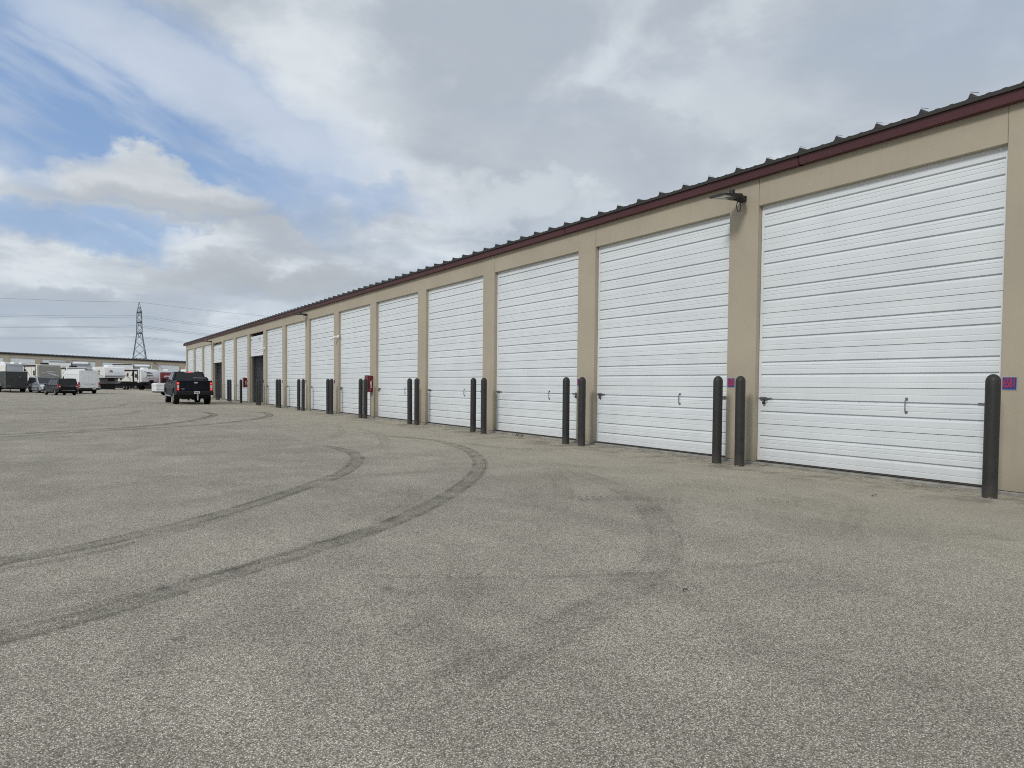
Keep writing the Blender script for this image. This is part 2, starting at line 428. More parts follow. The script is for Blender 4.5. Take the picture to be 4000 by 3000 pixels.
# ------------------------------------------------------------------ mesh helper
class MB:
    def __init__(s):
        s.v = []; s.f = []
    def add(s, vs, fs):
        o = len(s.v)
        s.v += [tuple(map(float, v)) for v in vs]
        s.f += [tuple(i + o for i in f) for f in fs]
        return s
    def box(s, x0, x1, y0, y1, z0, z1):
        x0, x1 = sorted((x0, x1)); y0, y1 = sorted((y0, y1)); z0, z1 = sorted((z0, z1))
        return s.add([(x0, y0, z0), (x1, y0, z0), (x1, y1, z0), (x0, y1, z0), (x0, y0, z1), (x1, y0, z1), (x1, y1, z1), (x0, y1, z1)],
                     [(0, 3, 2, 1), (4, 5, 6, 7), (0, 1, 5, 4), (1, 2, 6, 5), (2, 3, 7, 6), (3, 0, 4, 7)])
    def prism(s, prof, axis, a, b):
        """closed 2-D outline pushed along an axis (x: (y,z)  y: (x,z)  z: (x,y))"""
        n = len(prof)
        def mk(p, c):
            return (c, p[0], p[1]) if axis == 'x' else (p[0], c, p[1]) if axis == 'y' else (p[0], p[1], c)
        vs = [mk(p, a) for p in prof] + [mk(p, b) for p in prof]
        fs = [(i, (i + 1) % n, n + (i + 1) % n, n + i) for i in range(n)]
        fs += [tuple(range(n))[::-1], tuple(range(n, 2 * n))]
        return s.add(vs, fs)
    def tube(s, pts, r, n=8, cap=True, r1=None):
        pts = [Vector(p) for p in pts]
        m = len(pts); rings = []
        ref = None
        for i, p in enumerate(pts):
            t = (pts[min(i + 1, m - 1)] - pts[max(i - 1, 0)]).normalized()
            if ref is None:
                ref = Vector((0, 0, 1)) if abs(t.z) < 0.9 else Vector((1, 0, 0))
            a = t.cross(ref).normalized(); b = a.cross(t).normalized(); ref = b
            rr = r if r1 is None else r + (r1 - r) * i / max(1, m - 1)
            rings.append([p + (a * math.cos(2 * math.pi * k / n) + b * math.sin(2 * math.pi * k / n)) * rr for k in range(n)])
        vs = [q for ring in rings for q in ring]
        fs = [(i * n + k, i * n + (k + 1) % n, (i + 1) * n + (k + 1) % n, (i + 1) * n + k) for i in range(m - 1) for k in range(n)]
        if cap:
            fs += [tuple(range(n))[::-1], tuple(range((m - 1) * n, m * n))]
        return s.add(vs, fs)
    def lathe(s, prof, c=(0, 0, 0), n=24, axis='z'):
        """(radius, height) outline spun about an axis through c"""
        vs = []; fs = []
        for r, h in prof:
            for k in range(n):
                a = 2 * math.pi * k / n
                p = (r * math.cos(a), r * math.sin(a), h)
                if axis == 'x': p = (p[2], p[0], p[1])
                if axis == 'y': p = (p[1], p[2], p[0])
                vs.append((c[0] + p[0], c[1] + p[1], c[2] + p[2]))
        for i in range(len(prof) - 1):
            for k in range(n):
                fs.append((i * n + k, i * n + (k + 1) % n, (i + 1) * n + (k + 1) % n, (i + 1) * n + k))
        fs.append(tuple(range(n))[::-1]); fs.append(tuple(range((len(prof) - 1) * n, len(prof) * n)))
        return s.add(vs, fs)
    def panel(s, P, u0, u1, v0, v1, off=0.006, th=0.012):
        """thin slab lying on a quad P00,P10,P11,P01, between u0..u1 and v0..v1"""
        P = [Vector(p) for p in P]
        def at(u, v):
            return (P[0] * (1 - u) + P[1] * u) * (1 - v) + (P[3] * (1 - u) + P[2] * u) * v
        n = (P[1] - P[0]).cross(P[3] - P[0]).normalized()
        q = [at(u0, v0), at(u1, v0), at(u1, v1), at(u0, v1)]
        return s.add([p + n * off for p in q] + [p + n * (off - th) for p in q],
                     [(0, 1, 2, 3), (7, 6, 5, 4), (0, 4, 5, 1), (1, 5, 6, 2), (2, 6, 7, 3), (3, 7, 4, 0)])
    def warp(s, fn):
        s.v = [tuple(fn(*v)) for v in s.v]; return s
    def mesh(s, name):
        me = bpy.data.meshes.new(name)
        me.from_pydata(s.v, [], s.f)
        bm = bmesh.new(); bm.from_mesh(me)
        bmesh.ops.recalc_face_normals(bm, faces=bm.faces)
        bm.to_mesh(me); bm.free()
        return me
    def build(s, name, m, parent=None, bevel=0.0, seg=2, smooth=False, loc=None):
        me = s.mesh(name)
        me.materials.append(m)
        return link(name, me, parent, bevel, seg, smooth, loc)

def link(name, me, parent=None, bevel=0.0, seg=2, smooth=False, loc=None):
    o = bpy.data.objects.new(name, me)
    COL.objects.link(o)
    if parent is not None:
        o.parent = parent
    if loc is not None:
        o.location = loc
    if bevel:
        b = o.modifiers.new('bevel', 'BEVEL'); b.width = bevel; b.segments = seg; b.limit_method = 'ANGLE'; b.angle_limit = R(28)
        b.use_clamp_overlap = True
    if smooth:
        for p in me.polygons:
            p.use_smooth = True
        if hasattr(me, 'set_sharp_from_angle'):
            me.set_sharp_from_angle(angle=R(40))
    return o

def tag(o, label, cat, group=None):
    o['label'] = label; o['category'] = cat
    if group: o['group'] = group
    return o

def thing(name, label, cat, loc=(0, 0, 0), rz=0.0, group=None):
    o = bpy.data.objects.new(name, None)
    o.empty_display_size = 0.2
    COL.objects.link(o)
    o.location = loc; o.rotation_euler = (0, 0, rz)
    return tag(o, label, cat, group)

def dup(o, parent=None):
    c = o.copy(); COL.objects.link(c)
    if parent is not None: c.parent = parent
    for ch in list(o.children): dup(ch, c)
    return c

def text_mesh(txt, size, m, xs=1.0, depth=0.002, bold=0.0):
    cu = bpy.data.curves.new('lettering', 'FONT')
    cu.body = txt; cu.size = size; cu.align_x = 'CENTER'; cu.align_y = 'CENTER'; cu.extrude = depth; cu.offset = bold
    cu.resolution_u = 3
    o = bpy.data.objects.new('lettering', cu)
    COL.objects.link(o)
    bpy.context.view_layer.update()
    me = bpy.data.meshes.new_from_object(o.evaluated_get(bpy.context.evaluated_depsgraph_get()))
    bpy.data.objects.remove(o); bpy.data.curves.remove(cu)
    for v in me.vertices: v.co.x *= xs
    me.materials.clear(); me.materials.append(m)
    return me

# ------------------------------------------------------------------ ground
def sstep(t):
    t = min(1, max(0, t)); return t * t * (3 - 2 * t)
def gz(x, y):
    """the yard is flat by the building and rises gently far off to the left"""
    return sstep((y - 86) / 18) * max(-0.4, min(1.0, 0.37 - 0.03 * x))

def axis_vals(lo, hi, fine_lo, fine_hi, step, big):
    v = [lo]
    x = lo
    while x < hi:
        x += step if fine_lo <= x < fine_hi else big
        v.append(min(x, hi))
    return v
gx = axis_vals(-900, 900, -30, 40, 2.0, 58)
gy = axis_vals(-300, 1800, 60, 150, 3.0, 60)
gm = MB()
for y in gy:
    for x in gx:
        gm.v.append((x, y, gz(x, y)))
nx = len(gx)
for j in range(len(gy) - 1):
    for i in range(nx - 1):
        gm.f.append((j * nx + i, j * nx + i + 1, (j + 1) * nx + i + 1, (j + 1) * nx + i))
pavement = gm.build('pavement', M_GROUND)
pavement['kind'] = 'structure'
pavement['label'] = 'worn pale asphalt yard with exposed chippings and curved tyre marks'

def catmull(pts, step=0.12):
    pts = [Vector((*p, 0)) for p in pts]
    P_ = [pts[0] * 2 - pts[1]] + pts + [pts[-1] * 2 - pts[-2]]
    o = []
    for i in range(1, len(P_) - 2):
        a, b, c, d = P_[i - 1:i + 3]
        n = max(2, int((c - b).length / step))
        for k in range(n):
            t = k / n
            o.append(0.5 * (2 * b + (c - a) * t + (2 * a - 5 * b + 4 * c - d) * t * t + (3 * b - a - 3 * c + d) * t ** 3))
    o.append(P_[-2])
    return o

MARKS = [  # path on the ground (m), width, strength
    ([(-4.0, 3.6), (-1.6, 5.25), (-0.57, 6.05), (-0.42, 6.2), (0.17, 6.47), (0.93, 7.02), (1.79, 7.84), (2.75, 8.95), (3.43, 9.81), (4.06, 10.97), (4.47, 12.02), (4.66, 13.11), (4.56, 14.19), (4.3, 15.0)], 0.29, 0.85),
    ([(-4.0, 3.3), (-1.4, 5.1), (-0.54, 5.80), (-0.4, 5.92), (0.01, 6.07), (0.5, 6.38), (1.14, 6.98), (1.75, 7.6), (2.6, 8.6)], 0.12, 0.55),
    ([(-3.5, 1.6), (-1.3, 3.5), (-0.47, 4.22), (-0.3, 4.35), (0.12, 4.53), (0.64, 4.82), (1.13, 5.09), (1.76, 5.47), (2.63, 6.08), (3.6, 6.99), (4.63, 8.14), (5.56, 9.42), (6.3, 10.76), (6.96, 12.47), (7.29, 14.41), (6.97, 15.84), (6.5, 16.9)], 0.29, 0.85),
    ([(-3.5, 2.1), (-1.3, 3.9), (-0.43, 4.55), (-0.31, 4.63), (0.12, 4.73), (0.66, 4.98), (1.36, 5.35), (2.4, 6.1)], 0.10, 0.6),
    ([(6.9, 8.9), (6.49, 7.93), (6.06, 6.73), (5.44, 5.57), (4.84, 4.73), (4.3, 4.14), (3.8, 3.71), (3.27, 3.39), (2.7, 3.11), (2.12, 2.89), (1.3, 2.6), (0.4, 2.3)], 0.36, 0.36),
    ([(1.14, 5.0), (1.37, 4.77), (2.01, 4.25), (2.69, 3.83), (3.45, 3.48), (4.19, 3.26), (4.86, 3.14), (5.42, 3.08)], 0.05, 0.6),
    ([(-4.5, 19.6), (-1.65, 20.6), (-0.43, 21.21), (1.79, 22.72), (3.33, 25.02), (4.53, 28.0), (5.05, 29.91), (5.05, 32.33), (4.48, 33.61)], 0.36, 1.25),
    ([(-4, 18.4), (-1.29, 19.75), (0.58, 21.11), (2.99, 22.42), (4.63, 24.16), (6.0, 26.26), (6.87, 28.31), (7.28, 30.99), (6.79, 33.35)], 0.36, 1.15),
    ([(2.04, 15.98), (2.5, 16.2), (3.04, 16.41)], 0.12, 1.5),
    ([(1.66, 5.17), (2.35, 5.96), (2.99, 6.67), (3.49, 7.43), (3.78, 8.13), (3.88, 8.82)], 0.24, 0.3),
    ([(0.61, 7.77), (1.18, 8.21), (2.03, 8.9), (2.92, 9.1), (4.43, 9.38), (5.72, 9.47)], 0.18, 0.4),
    ([(6.57, 8.86), (5.5, 7.15), (4.62, 6.04), (3.72, 5.14)], 0.30, 0.32),
    ([(7.49, 13.88), (7.71, 11.85), (8.28, 11.32)], 0.22, 0.8),
    ([(7.78, 14.17), (8.8, 14.4), (9.6, 14.45)], 0.10, 1.2),
    ([(0.94, 2.93), (1.55, 3.28), (2.07, 3.7), (2.39, 4.27), (2.68, 4.91), (2.75, 6.0)], 0.28, 0.22),
    ([(-0.27, 2.96), (0.0, 3.27), (0.33, 3.55), (0.72, 4.04), (1.5, 4.67), (2.3, 5.2)], 0.24, 0.22),
    ([(-6, 24.0), (-3, 26), (0, 28.5), (2.2, 32), (2.8, 36)], 0.34, 0.7),
    ([(-6, 30.0), (-1, 34), (2.0, 40.2), (3.0, 46)], 0.34, 0.8),
    ([(7.2, 20.0), (7.0, 17.5), (6.1, 14.6), (5.2, 12.8)], 0.3, 0.4),
    ([(3.0, 2.4), (3.9, 2.6), (4.9, 2.5), (5.9, 2.2)], 0.4, 0.16),
    ([(0.2, 10.5), (2.2, 9.0), (4.0, 6.6), (4.6, 4.4), (4.3, 2.6)], 0.26, 0.24),
    ([(-1.0, 9.0), (2.0, 10.6), (5.0, 10.2), (7.4, 8.2), (8.4, 6.0)], 0.24, 0.26),
    ([(3.0, 14.0), (5.2, 12.0), (6.9, 9.0), (7.4, 6.0), (7.0, 3.6)], 0.26, 0.30),
    ([(0.6, 13.5), (2.4, 13.9), (4.6, 15.2), (6.2, 17.8), (7.4, 22.0)], 0.26, 0.34),
    ([(5.2, 2.9), (6.2, 3.6), (7.6, 4.4), (8.6, 6.2)], 0.22, 0.28),
    ([(0.0, 3.3), (1.4, 3.9), (2.6, 3.6), (3.4, 2.7)], 0.26, 0.24),
    ([(-2.0, 12.5), (0.2, 13.2), (2.6, 12.2), (4.0, 10.4)], 0.2, 0.35),
    ([(1.9, 2.2), (2.6, 2.35), (3.6, 2.2)], 0.4, 0.14),
]
for i, (pts, wd, st) in enumerate(MARKS):
    c = catmull(pts)
    n = len(c)
    vs, fs, ua, uf = [], [], [], []
    L = 0
    LT = sum((c[q + 1] - c[q]).length for q in range(n - 1))
    for k, p in enumerate(c):
        t = (c[min(k + 1, n - 1)] - c[max(k - 1, 0)]).normalized()
        nn = Vector((-t.y, t.x, 0))
        if k: L += (p - c[k - 1]).length
        fade = sstep(min(L, LT - L) / min(1.3, LT * 0.4))
        for q, s_ in ((0.0, -0.5), (0.5, 0.0), (1.0, 0.5)):
            x = p + nn * wd * s_
            vs.append((x.x, x.y, 0.004 + 0.0012 * i)); ua.append((q, L)); uf.append((fade, st))
    for k in range(n - 1):
        for q in range(2):
            a = k * 3 + q
            fs.append((a, a + 1, a + 4, a + 3))
    me = bpy.data.meshes.new('tyre_mark')
    me.from_pydata(vs, [], fs)
    for nm, data in (('across', ua), ('fade', uf)):
        lay = me.uv_layers.new(name=nm)
        for lp in me.loops:
            lay.data[lp.index].uv = data[lp.vertex_index]
    me.materials.append(M_MARK)
    link('tyre_mark', me, pavement)
# tread-block prints left by lugged tyres
for (p0, p1, st) in [((6.87, 6.47), (7.13, 5.58), 9), ((5.0, 6.15), (5.45, 5.95), 5), ((5.42, 5.95), (5.94, 5.42), 6), ((5.19, 5.38), (5.38, 4.96), 5), ((6.8, 5.06), (6.95, 4.62), 5), ((7.9, 11.6), (8.5, 10.9), 6)]:
    mb = MB(); a = Vector((*p0, 0)); b = Vector((*p1, 0)); t = (b - a).normalized(); nn = Vector((-t.y, t.x, 0))
    L = (b - a).length; k = 0.0
    while k < L:
        c = a + t * k
        for s_ in (-1, 1):
            q = c + nn * 0.055 * s_
            d1 = (nn * s_ * 0.9 + t * 0.5).normalized() * 0.05; d2 = t * 0.016
            mb.add([(*(q - d1 - d2).xy, 0.034), (*(q + d1 - d2).xy, 0.034), (*(q + d1 + d2).xy, 0.034), (*(q - d1 + d2).xy, 0.034)], [(0, 1, 2, 3)])
        k += 0.085
    me = mb.mesh('tyre_mark'); 
    la = me.uv_layers.new(name='across'); lf = me.uv_layers.new(name='fade')
    for lp in me.loops: la.data[lp.index].uv = (0.3, 0); lf.data[lp.index].uv = (1, 1.5)
    for v in me.vertices: v.co.z = 0.031
    me.materials.append(M_MARK)
    link('tyre_mark', me, pavement)

# ------------------------------------------------------------------ storage building
FX, Y0, S, WP = 9.9656, 3.8548, 4.2990, 0.6027       # facade plane, first door edge, bay, pillar width
HD, HE, KERB = 4.441, 4.925, 0.045                    # door head, foot of the eave trim, kerb
KMIN, KMAX = -1, 16
def ym(y):
    u = (y - Y0) / S
    return y + 0.0375 * max(0, u - 10) ** 2
def yR(k): return ym(Y0 + (k - 1) * S)               # near jamb of door k
def yL(k): return ym(Y0 + (k - 1) * S + S - WP)      # far jamb
YB, YE = yR(KMIN) - 0.6, yL(KMAX) + 0.68
REC = 0.10                                           # doors sit this far back

bld = thing('storage_building', 'long tan storage building with tall white roll-up doors and maroon eave trim', 'building', (FX, YB, 0))
def B(mb, name, m, parent=bld, **kw):
    """build in world coordinates, parented to the building"""
    base = Vector((FX, YB, 0)) if parent is bld else Vector((0, 0, 0))
    mb.v = [(x - base.x, y - base.y, z - base.z) for x, y, z in mb.v]
    return mb.build(name, m, parent, **kw)

DEPTH = 13.0
# kerb
for k in range(KMIN, KMAX + 1):
    mb = MB(); mb.prism([(FX - 0.035, -0.2), (FX + 0.6, -0.2), (FX + 0.6, KERB), (FX - 0.02, KERB), (FX - 0.035, KERB - 0.015)], 'y', yR(k) - (WP if k > KMIN else 0.6), yL(k) + (0.004 if k < KMAX else 0.68))
    mb.v = [(x, y - 0.004, z) for x, y, z in mb.v]
    B(mb, 'kerb', M_CONC)
# pillars and header panels
for k in range(KMIN - 1, KMAX + 1):
    a = yL(k) if k >= KMIN else YB
    b = yR(k + 1) if k < KMAX else YE
    mb = MB(); mb.box(FX - 0.003, FX + 0.30, a, b, KERB + 0.004, HE + 0.06)
    B(mb, 'pillar', M_WALL, bevel=0.006, seg=1)
for k in range(KMIN, KMAX + 1):
    mb = MB(); mb.box(FX + 0.001, FX + 0.16, yR(k) + 0.005, yL(k) - 0.005, HD, HE + 0.06)
    B(mb, 'header_panel', M_WALL, bevel=0.006, seg=1)
# shell
mb = MB(); mb.box(FX + DEPTH, FX + DEPTH + 0.2, YB, YE, 0, HE + 0.06); B(mb, 'rear_wall', M_WALL)
for a, b in ((YB, YB + 0.12), (YE - 0.12, YE)):
    mb = MB(); mb.prism([(FX + 0.302, 0), (FX + DEPTH - 0.002, 0), (FX + DEPTH - 0.002, HE + 0.05), (FX + DEPTH / 2, HE + 0.32), (FX + 0.302, HE + 0.05)], 'y', a, b)
    B(mb, 'gable_wall', M_WALL)
mb = MB(); mb.box(FX + 0.62, FX + DEPTH - 0.01, YB + 0.13, YE - 0.13, -0.1, 0.05); B(mb, 'floor_slab', M_SLAB)

# eave trim lengths
y = YB - 0.15
while y < YE + 0.2:
    y2 = min(y + 6.1, YE + 0.22)
    mb = MB(); mb.prism([(FX - 0.118, HE - 0.022), (FX - 0.004, HE - 0.022), (FX - 0.004, HE + 0.100), (FX - 0.138, HE + 0.100), (FX - 0.138, HE + 0.090), (FX - 0.110, HE - 0.01)], 'y', y, y2 + 0.03)
    if int(y) % 2: mb.v = [(x - 0.002, yy, z) for x, yy, z in mb.v]
    B(mb, 'eave_trim', M_TRIM)
    y = y2
    if y2 >= YE + 0.22: break
# corner boot of the eave at the far gable
mb = MB(); mb.box(FX - 0.19, FX - 0.02, YE + 0.255, YE + 0.33, HE - 0.06, HE + 0.16); B(mb, 'eave_end_cap', M_TRIM)
mb = MB(); mb.prism([(FX - 0.019, HE + 0.0), (FX + DEPTH / 2, HE + 0.26), (FX + DEPTH / 2, HE + 0.42), (FX - 0.019, HE + 0.15)], 'y', YE + 0.20, YE + 0.25); B(mb, 'rake_trim', M_TRIM)

# roof sheets, one standing rib each
RW = 0.6108
prof = [(0, 0), (RW * 0.17, 0), (RW * 0.20, 0.008), (RW * 0.26, 0.008), (RW * 0.29, 0), (RW * 0.46, 0), (RW * 0.49, 0.008), (RW * 0.55, 0.008), (RW * 0.58, 0),
        (RW * 0.76, 0.0), (RW * 0.805, 0.014), (RW * 0.83, 0.052), (RW * 0.84, 0.066), (RW * 0.87, 0.066), (RW * 0.88, 0.052), (RW * 0.905, 0.014), (RW * 0.95, 0.0), (RW - 0.003, 0)]
mb = MB()
x0, x1, rise = -0.175, DEPTH / 2, 0.27
n = len(prof)
vs = []
for (xx, zz_) in ((x0, 0.0), (x1, rise)):
    vs += [(xx, py_, zz_ + pz_ + 0.05) for py_, pz_ in prof]
    vs += [(xx, py_, zz_) for py_, pz_ in prof]
fs = []
for i in range(n - 1):
    fs.append((i, i + 1, 2 * n + i + 1, 2 * n + i))            # top
    fs.append((n + i + 1, n + i, 3 * n + i, 3 * n + i + 1))     # underside
    fs.append((i + 1, i, n + i, n + i + 1))                    # eave edge
mb.add(vs, fs)
roof_me = mb.mesh('roof_sheet'); roof_me.materials.append(M_ROOF)
mb2 = MB(); mb2.box(-0.176, -0.173, RW * 0.855 - 0.002, RW * 0.855 + 0.002, 0.112, 0.142); mb2.prism([(RW * 0.855, 0.140), (RW * 0.70, 0.098), (RW * 0.70, 0.094), (RW * 0.855, 0.134)], 'x', -0.176, -0.150)
clip_me = mb2.mesh('rib_clip'); clip_me.materials.append(M_GALV)
NR = int((YE + 0.25 - (YB - 0.2)) / RW)
RY0 = 3.6132 - RW * 0.855      # keeps a rib 0.61 m apart from the measured ones
j0 = math.ceil((YB - 0.2 - RY0) / RW)
j = j0
while RY0 + (j + 1) * RW < YE + 0.26:
    o = link('roof_sheet', roof_me, bld, loc=(0, RY0 + j * RW - YB, HE + 0.102))
    link('rib_clip', clip_me, o)
    j += 1
mb = MB(); mb.prism([(FX + DEPTH / 2 + 0.01, HE + 0.102 + rise), (FX + DEPTH + 0.3, HE + 0.102), (FX + DEPTH + 0.3, HE + 0.15), (FX + DEPTH / 2 + 0.01, HE + 0.15 + rise)], 'y', YB - 0.2, YE + 0.24)
B(mb, 'rear_roof_slope', M_ROOF)

# ---- door parts
OPEN = {10: 2.93, 13: 2.80}
ZD0 = KERB + 0.026
PH = (HD + 0.06 - ZD0) / 7.0
def section_profile(h):
    p = [(0.0, 0.004), (0.003, 0.0015)]
    d = []
    def fine(f): z = h * f; d.extend([(-0.0, z - 0.018), (0.0045, z - 0.010), (0.0045, z - 0.005), (0.0, z)])
    def strong(f): z = h * f; d.extend([(0.0, z - 0.054), (0.020, z - 0.022), (0.034, z - 0.016), (0.034, z - 0.004), (0.0, z)])
    fine(.143); strong(.36); fine(.49); fine(.59); strong(.694); fine(.86)
    pts = [(0.006, 0.004), (0.0, 0.008)] + d + [(0.0, h - 0.005), (0.004, h - 0.002)]
    return pts + [(0.041, h - 0.003), (0.041, 0.003)]
DW = S - WP
def door_panel_mesh(dw):
    mb = MB(); mb.prism(section_profile(PH), 'y', 0.055, dw - 0.055)
    for a, b in ((0.006, 0.0545), (dw - 0.0545, dw - 0.006)):
        mb.box(-0.002, 0.039, a, b, 0.003, PH - 0.003)
    me = mb.mesh('door_panel'); me.materials.append(M_DOOR); return me
PANEL = door_panel_mesh(DW)
hm = MB()
hm.box(-0.006, 0.0, -0.018, 0.018, 0.075, 0.115); hm.box(-0.006, 0.0, -0.018, 0.018, -0.115, -0.075)
hm.tube([(-0.004, 0, 0.095), (-0.035, 0, 0.085), (-0.042, 0, 0.06), (-0.042, 0, -0.06), (-0.035, 0, -0.085), (-0.004, 0, -0.095)], 0.007, 8)
HANDLE = hm.mesh('handle'); HANDLE.materials.append(M_HAND)
lm = MB()
lm.box(-0.008, 0.0, 0.02, 0.15, -0.02, 0.04); lm.tube([(-0.016, -0.09, 0.018), (-0.016, 0.17, 0.018)], 0.008, 8)
lm.box(-0.022, -0.008, 0.05, 0.075, -0.01, 0.035); lm.box(-0.022, -0.008, 0.105, 0.13, -0.01, 0.035); lm.tube([(-0.016, 0.0, 0.018), (-0.045, 0.0, -0.03)], 0.006, 6)
LATCH = lm.mesh('latch'); LATCH.materials.append(M_HAND)
km = MB(); km.box(-0.05, -0.025, -0.022, 0.022, -0.085, -0.035)
km.tube([(-0.037, -0.014, -0.036), (-0.037, -0.014, -0.005), (-0.037, 0.0, 0.008), (-0.037, 0.014, -0.005), (-0.037, 0.014, -0.036)], 0.005, 6)
LOCK = km.mesh('padlock'); LOCK.materials.append(M_DKMET)

for k in range(KMIN, KMAX + 1):
    a, b = yR(k), yL(k)
    dw = b - a
    lift = OPEN.get(k, 0.0)
    x = FX + REC
    # the dark backing of the curtain carries its panels
    mb = MB()
    top = HD + 0.05
    if lift:
        mb.box(0.042, 0.06, 0.01, dw - 0.01, lift, min(lift + 2 * PH, top) - ZD0)
    else:
        mb.box(0.042, 0.06, 0.002, dw - 0.002, 0.0, top - ZD0)
    dr = mb.build('roll_up_door', M_GAP, bld, loc=(x - FX, a - YB, ZD0))
    if lift:
        dr['label'] = 'white roll-up door raised two thirds over a dark bay'
    for i in range(7):
        zi = i * PH + lift
        if zi + ZD0 > HD - 0.25: break
        tilt = lift and i == 2
        o = link('door_panel', PANEL, dr, loc=(0, 0, zi))
        o.scale = (1, dw / DW, 1)
        if lift and zi + PH + ZD0 > HD - 0.12:
            o.rotation_euler = (0, R(38), 0)
    mb = MB(); mb.prism([(-0.005, -0.024), (0.035, -0.024), (0.035, 0.0), (-0.012, 0.0), (-0.014, -0.012)], 'y', 0.004, dw - 0.004)
    o = mb.build('bottom_seal', M_SEAL, dr, loc=(0, 0, lift))
    link('handle', HANDLE, dr, loc=(0, 1.20, 1.09 - ZD0 + lift))
    if lift < 3.2:
        link('latch', LATCH, dr, loc=(0, dw - 0.19, 1.13 - ZD0 + lift))
        if not lift:
            o = link('latch', LATCH, dr, loc=(0, 0.19, 1.13 - ZD0)); o.scale = (1, -1, 1)
            link('padlock', LOCK, dr, loc=(0, (dw - 0.14) if k in (1, 2, 5, 6, 9) else 0.12, 1.13 - ZD0))
    # guide rails at both jambs
    for yy in (a - 0.0, b - 0.05):
        mb = MB(); mb.box(FX + REC + 0.062, FX + REC + 0.12, yy, yy + 0.05, KERB + 0.002, HD + 0.3); B(mb, 'guide_rail', M_GALV)

# interiors of the two open bays
for k in OPEN:
    for yy in (yR(k) - WP * 0.5, yL(k) + WP * 0.5):
        mb = MB()
        nrib = 18; hh = (HE - 0.1) / nrib
        pr = [(yy - 0.03, 0.051)]
        for i in range(nrib):
            z = 0.051 + i * hh
            pr += [(yy - 0.03, z + hh * 0.1), (yy - 0.055, z + hh * 0.2), (yy - 0.055, z + hh * 0.75), (yy - 0.03, z + hh * 0.9)]
        pr += [(yy - 0.03, HE), (yy + 0.03, HE), (yy + 0.03, 0.051)]
        mb.prism(pr, 'x', FX + 0.32, FX + DEPTH - 0.02)
        B(mb, 'partition_wall', M_INNER)
    mb = MB(); mb.box(FX + 0.32, FX + DEPTH - 0.3, yR(k) - 0.24, yL(k) + 0.24, HE - 0.02, HE + 0.01); B(mb, 'bay_ceiling', M_INNER)

# ---- bollards: sleeve with domed cap
BY = [3.757, 7.967, 7.487, 12.269, 11.703, 16.492, 15.914, 20.673, 20.146, 25.167, 24.68, 29.052, 28.616, 33.514, 32.784, 37.557, 37.033, 42.124, 41.561, 46.617, 50.727, 50.018, 55.069, 54.351]
bx = FX - 0.45
mb = MB(); r = 0.081
mb.lathe([(r, -0.2), (r, 1.43)] + [(r * math.cos(R(a)), 1.43 + 0.094 * math.sin(R(a))) for a in range(10, 90, 10)] + [(0.004, 1.524)], n=28)
BOLL = mb.mesh('bollard'); BOLL.materials.append(M_BOLL)
for p in BOLL.polygons: p.use_smooth = True
BOLL.set_sharp_from_angle(angle=R(60))
ordn = ['', 'second', 'third', 'fourth', 'fifth', 'sixth', 'seventh', 'eighth', 'ninth', 'tenth', 'eleventh', 'twelfth', 'thirteenth', 'fourteenth']
mb = MB(); mb.lathe([(0.1, -0.05), (0.1, 0.012), (0.086, 0.016)], n=20)
for i, yy in enumerate(BY):
    # exact ground spot keeps the measured line of posts
    o = link('bollard', BOLL, loc=(bx + 0.0, yy, 0))
    o.rotation_euler = (R(random.uniform(-0.35, 0.35)), R(random.uniform(-0.35, 0.35)), random.uniform(0, 6))
    if i == 0:
        lab = 'nearest charcoal bollard, alone at the right end of the closest white door'
    elif i == 19:
        lab = 'charcoal bollard standing alone just left of the farther red fire cabinet'
    else:
        pr = (i - 1) // 2 if i < 19 else (i - 20) // 2 + 10
        side = ('left' if i % 2 else 'right') if i < 19 else ('left' if i % 2 == 0 else 'right')
        side = 'left'
        pair = (i + 1) // 2 if i < 19 else (i - 20) // 2 + 11
        first = (i % 2 == 1) if i < 19 else (i % 2 == 0)
        side = 'left' if first else 'right'
        lab = f'charcoal bollard on the {side} of the {["", "first", "second", "third", "fourth", "fifth", "sixth", "seventh", "eighth", "ninth", "tenth", "eleventh", "twelfth"][pair]} pair counting from the camera'
        if i in (2,):
            lab = 'charcoal bollard right of the blue 6580 plate, in front of the tan pillar'
        if i in (1,):
            lab = 'charcoal bollard just left of the blue 6580 plate, in front of a door'
    tag(o, lab, 'bollard', 'bollards along the storage doors')

# ---- unit number plates
PLATE = {1: 'blue plate with red digits just right of the nearest bollard', 2: 'blue plate with red digits between the two bollards of the first pair',
         3: 'blue plate half covered by the right bollard of the second pair'}
for k, q in zip(range(4, 15), ('third', 'fourth', 'fifth', 'sixth', 'seventh', 'eighth', 'ninth', 'lone bollard', 'tenth', 'eleventh', 'twelfth')):
    PLATE[k] = f'small blue plate on the pillar behind the {q} pair of bollards' if q[0:4] != 'lone' else 'small blue plate on the pillar behind the lone bollard and farther fire cabinet'
for k in range(1, 15):
    num = str(6582 - k)
    yc = yR(k) - 0.105
    t = thing('number_plate', PLATE[k], 'sign', (FX - 0.004, yc, 1.412), 0, 'unit number plates')
    mb = MB(); mb.box(-0.006, -0.001, -0.082, 0.082, -0.082, 0.082); mb.build('plate', M_SILV, t)
    mb = MB(); mb.box(-0.0075, -0.0055, -0.077, 0.077, -0.077, 0.077); mb.build('face', M_BLUE, t)
    me = text_mesh(num, 0.165, M_RED, 0.42, 0.0008, 0.003)
    for v in me.vertices:
        x_, y_, z_ = v.co
        v.co = (-0.0088 - z_ , -x_, y_)
    me.update()
    link('number', me, t)

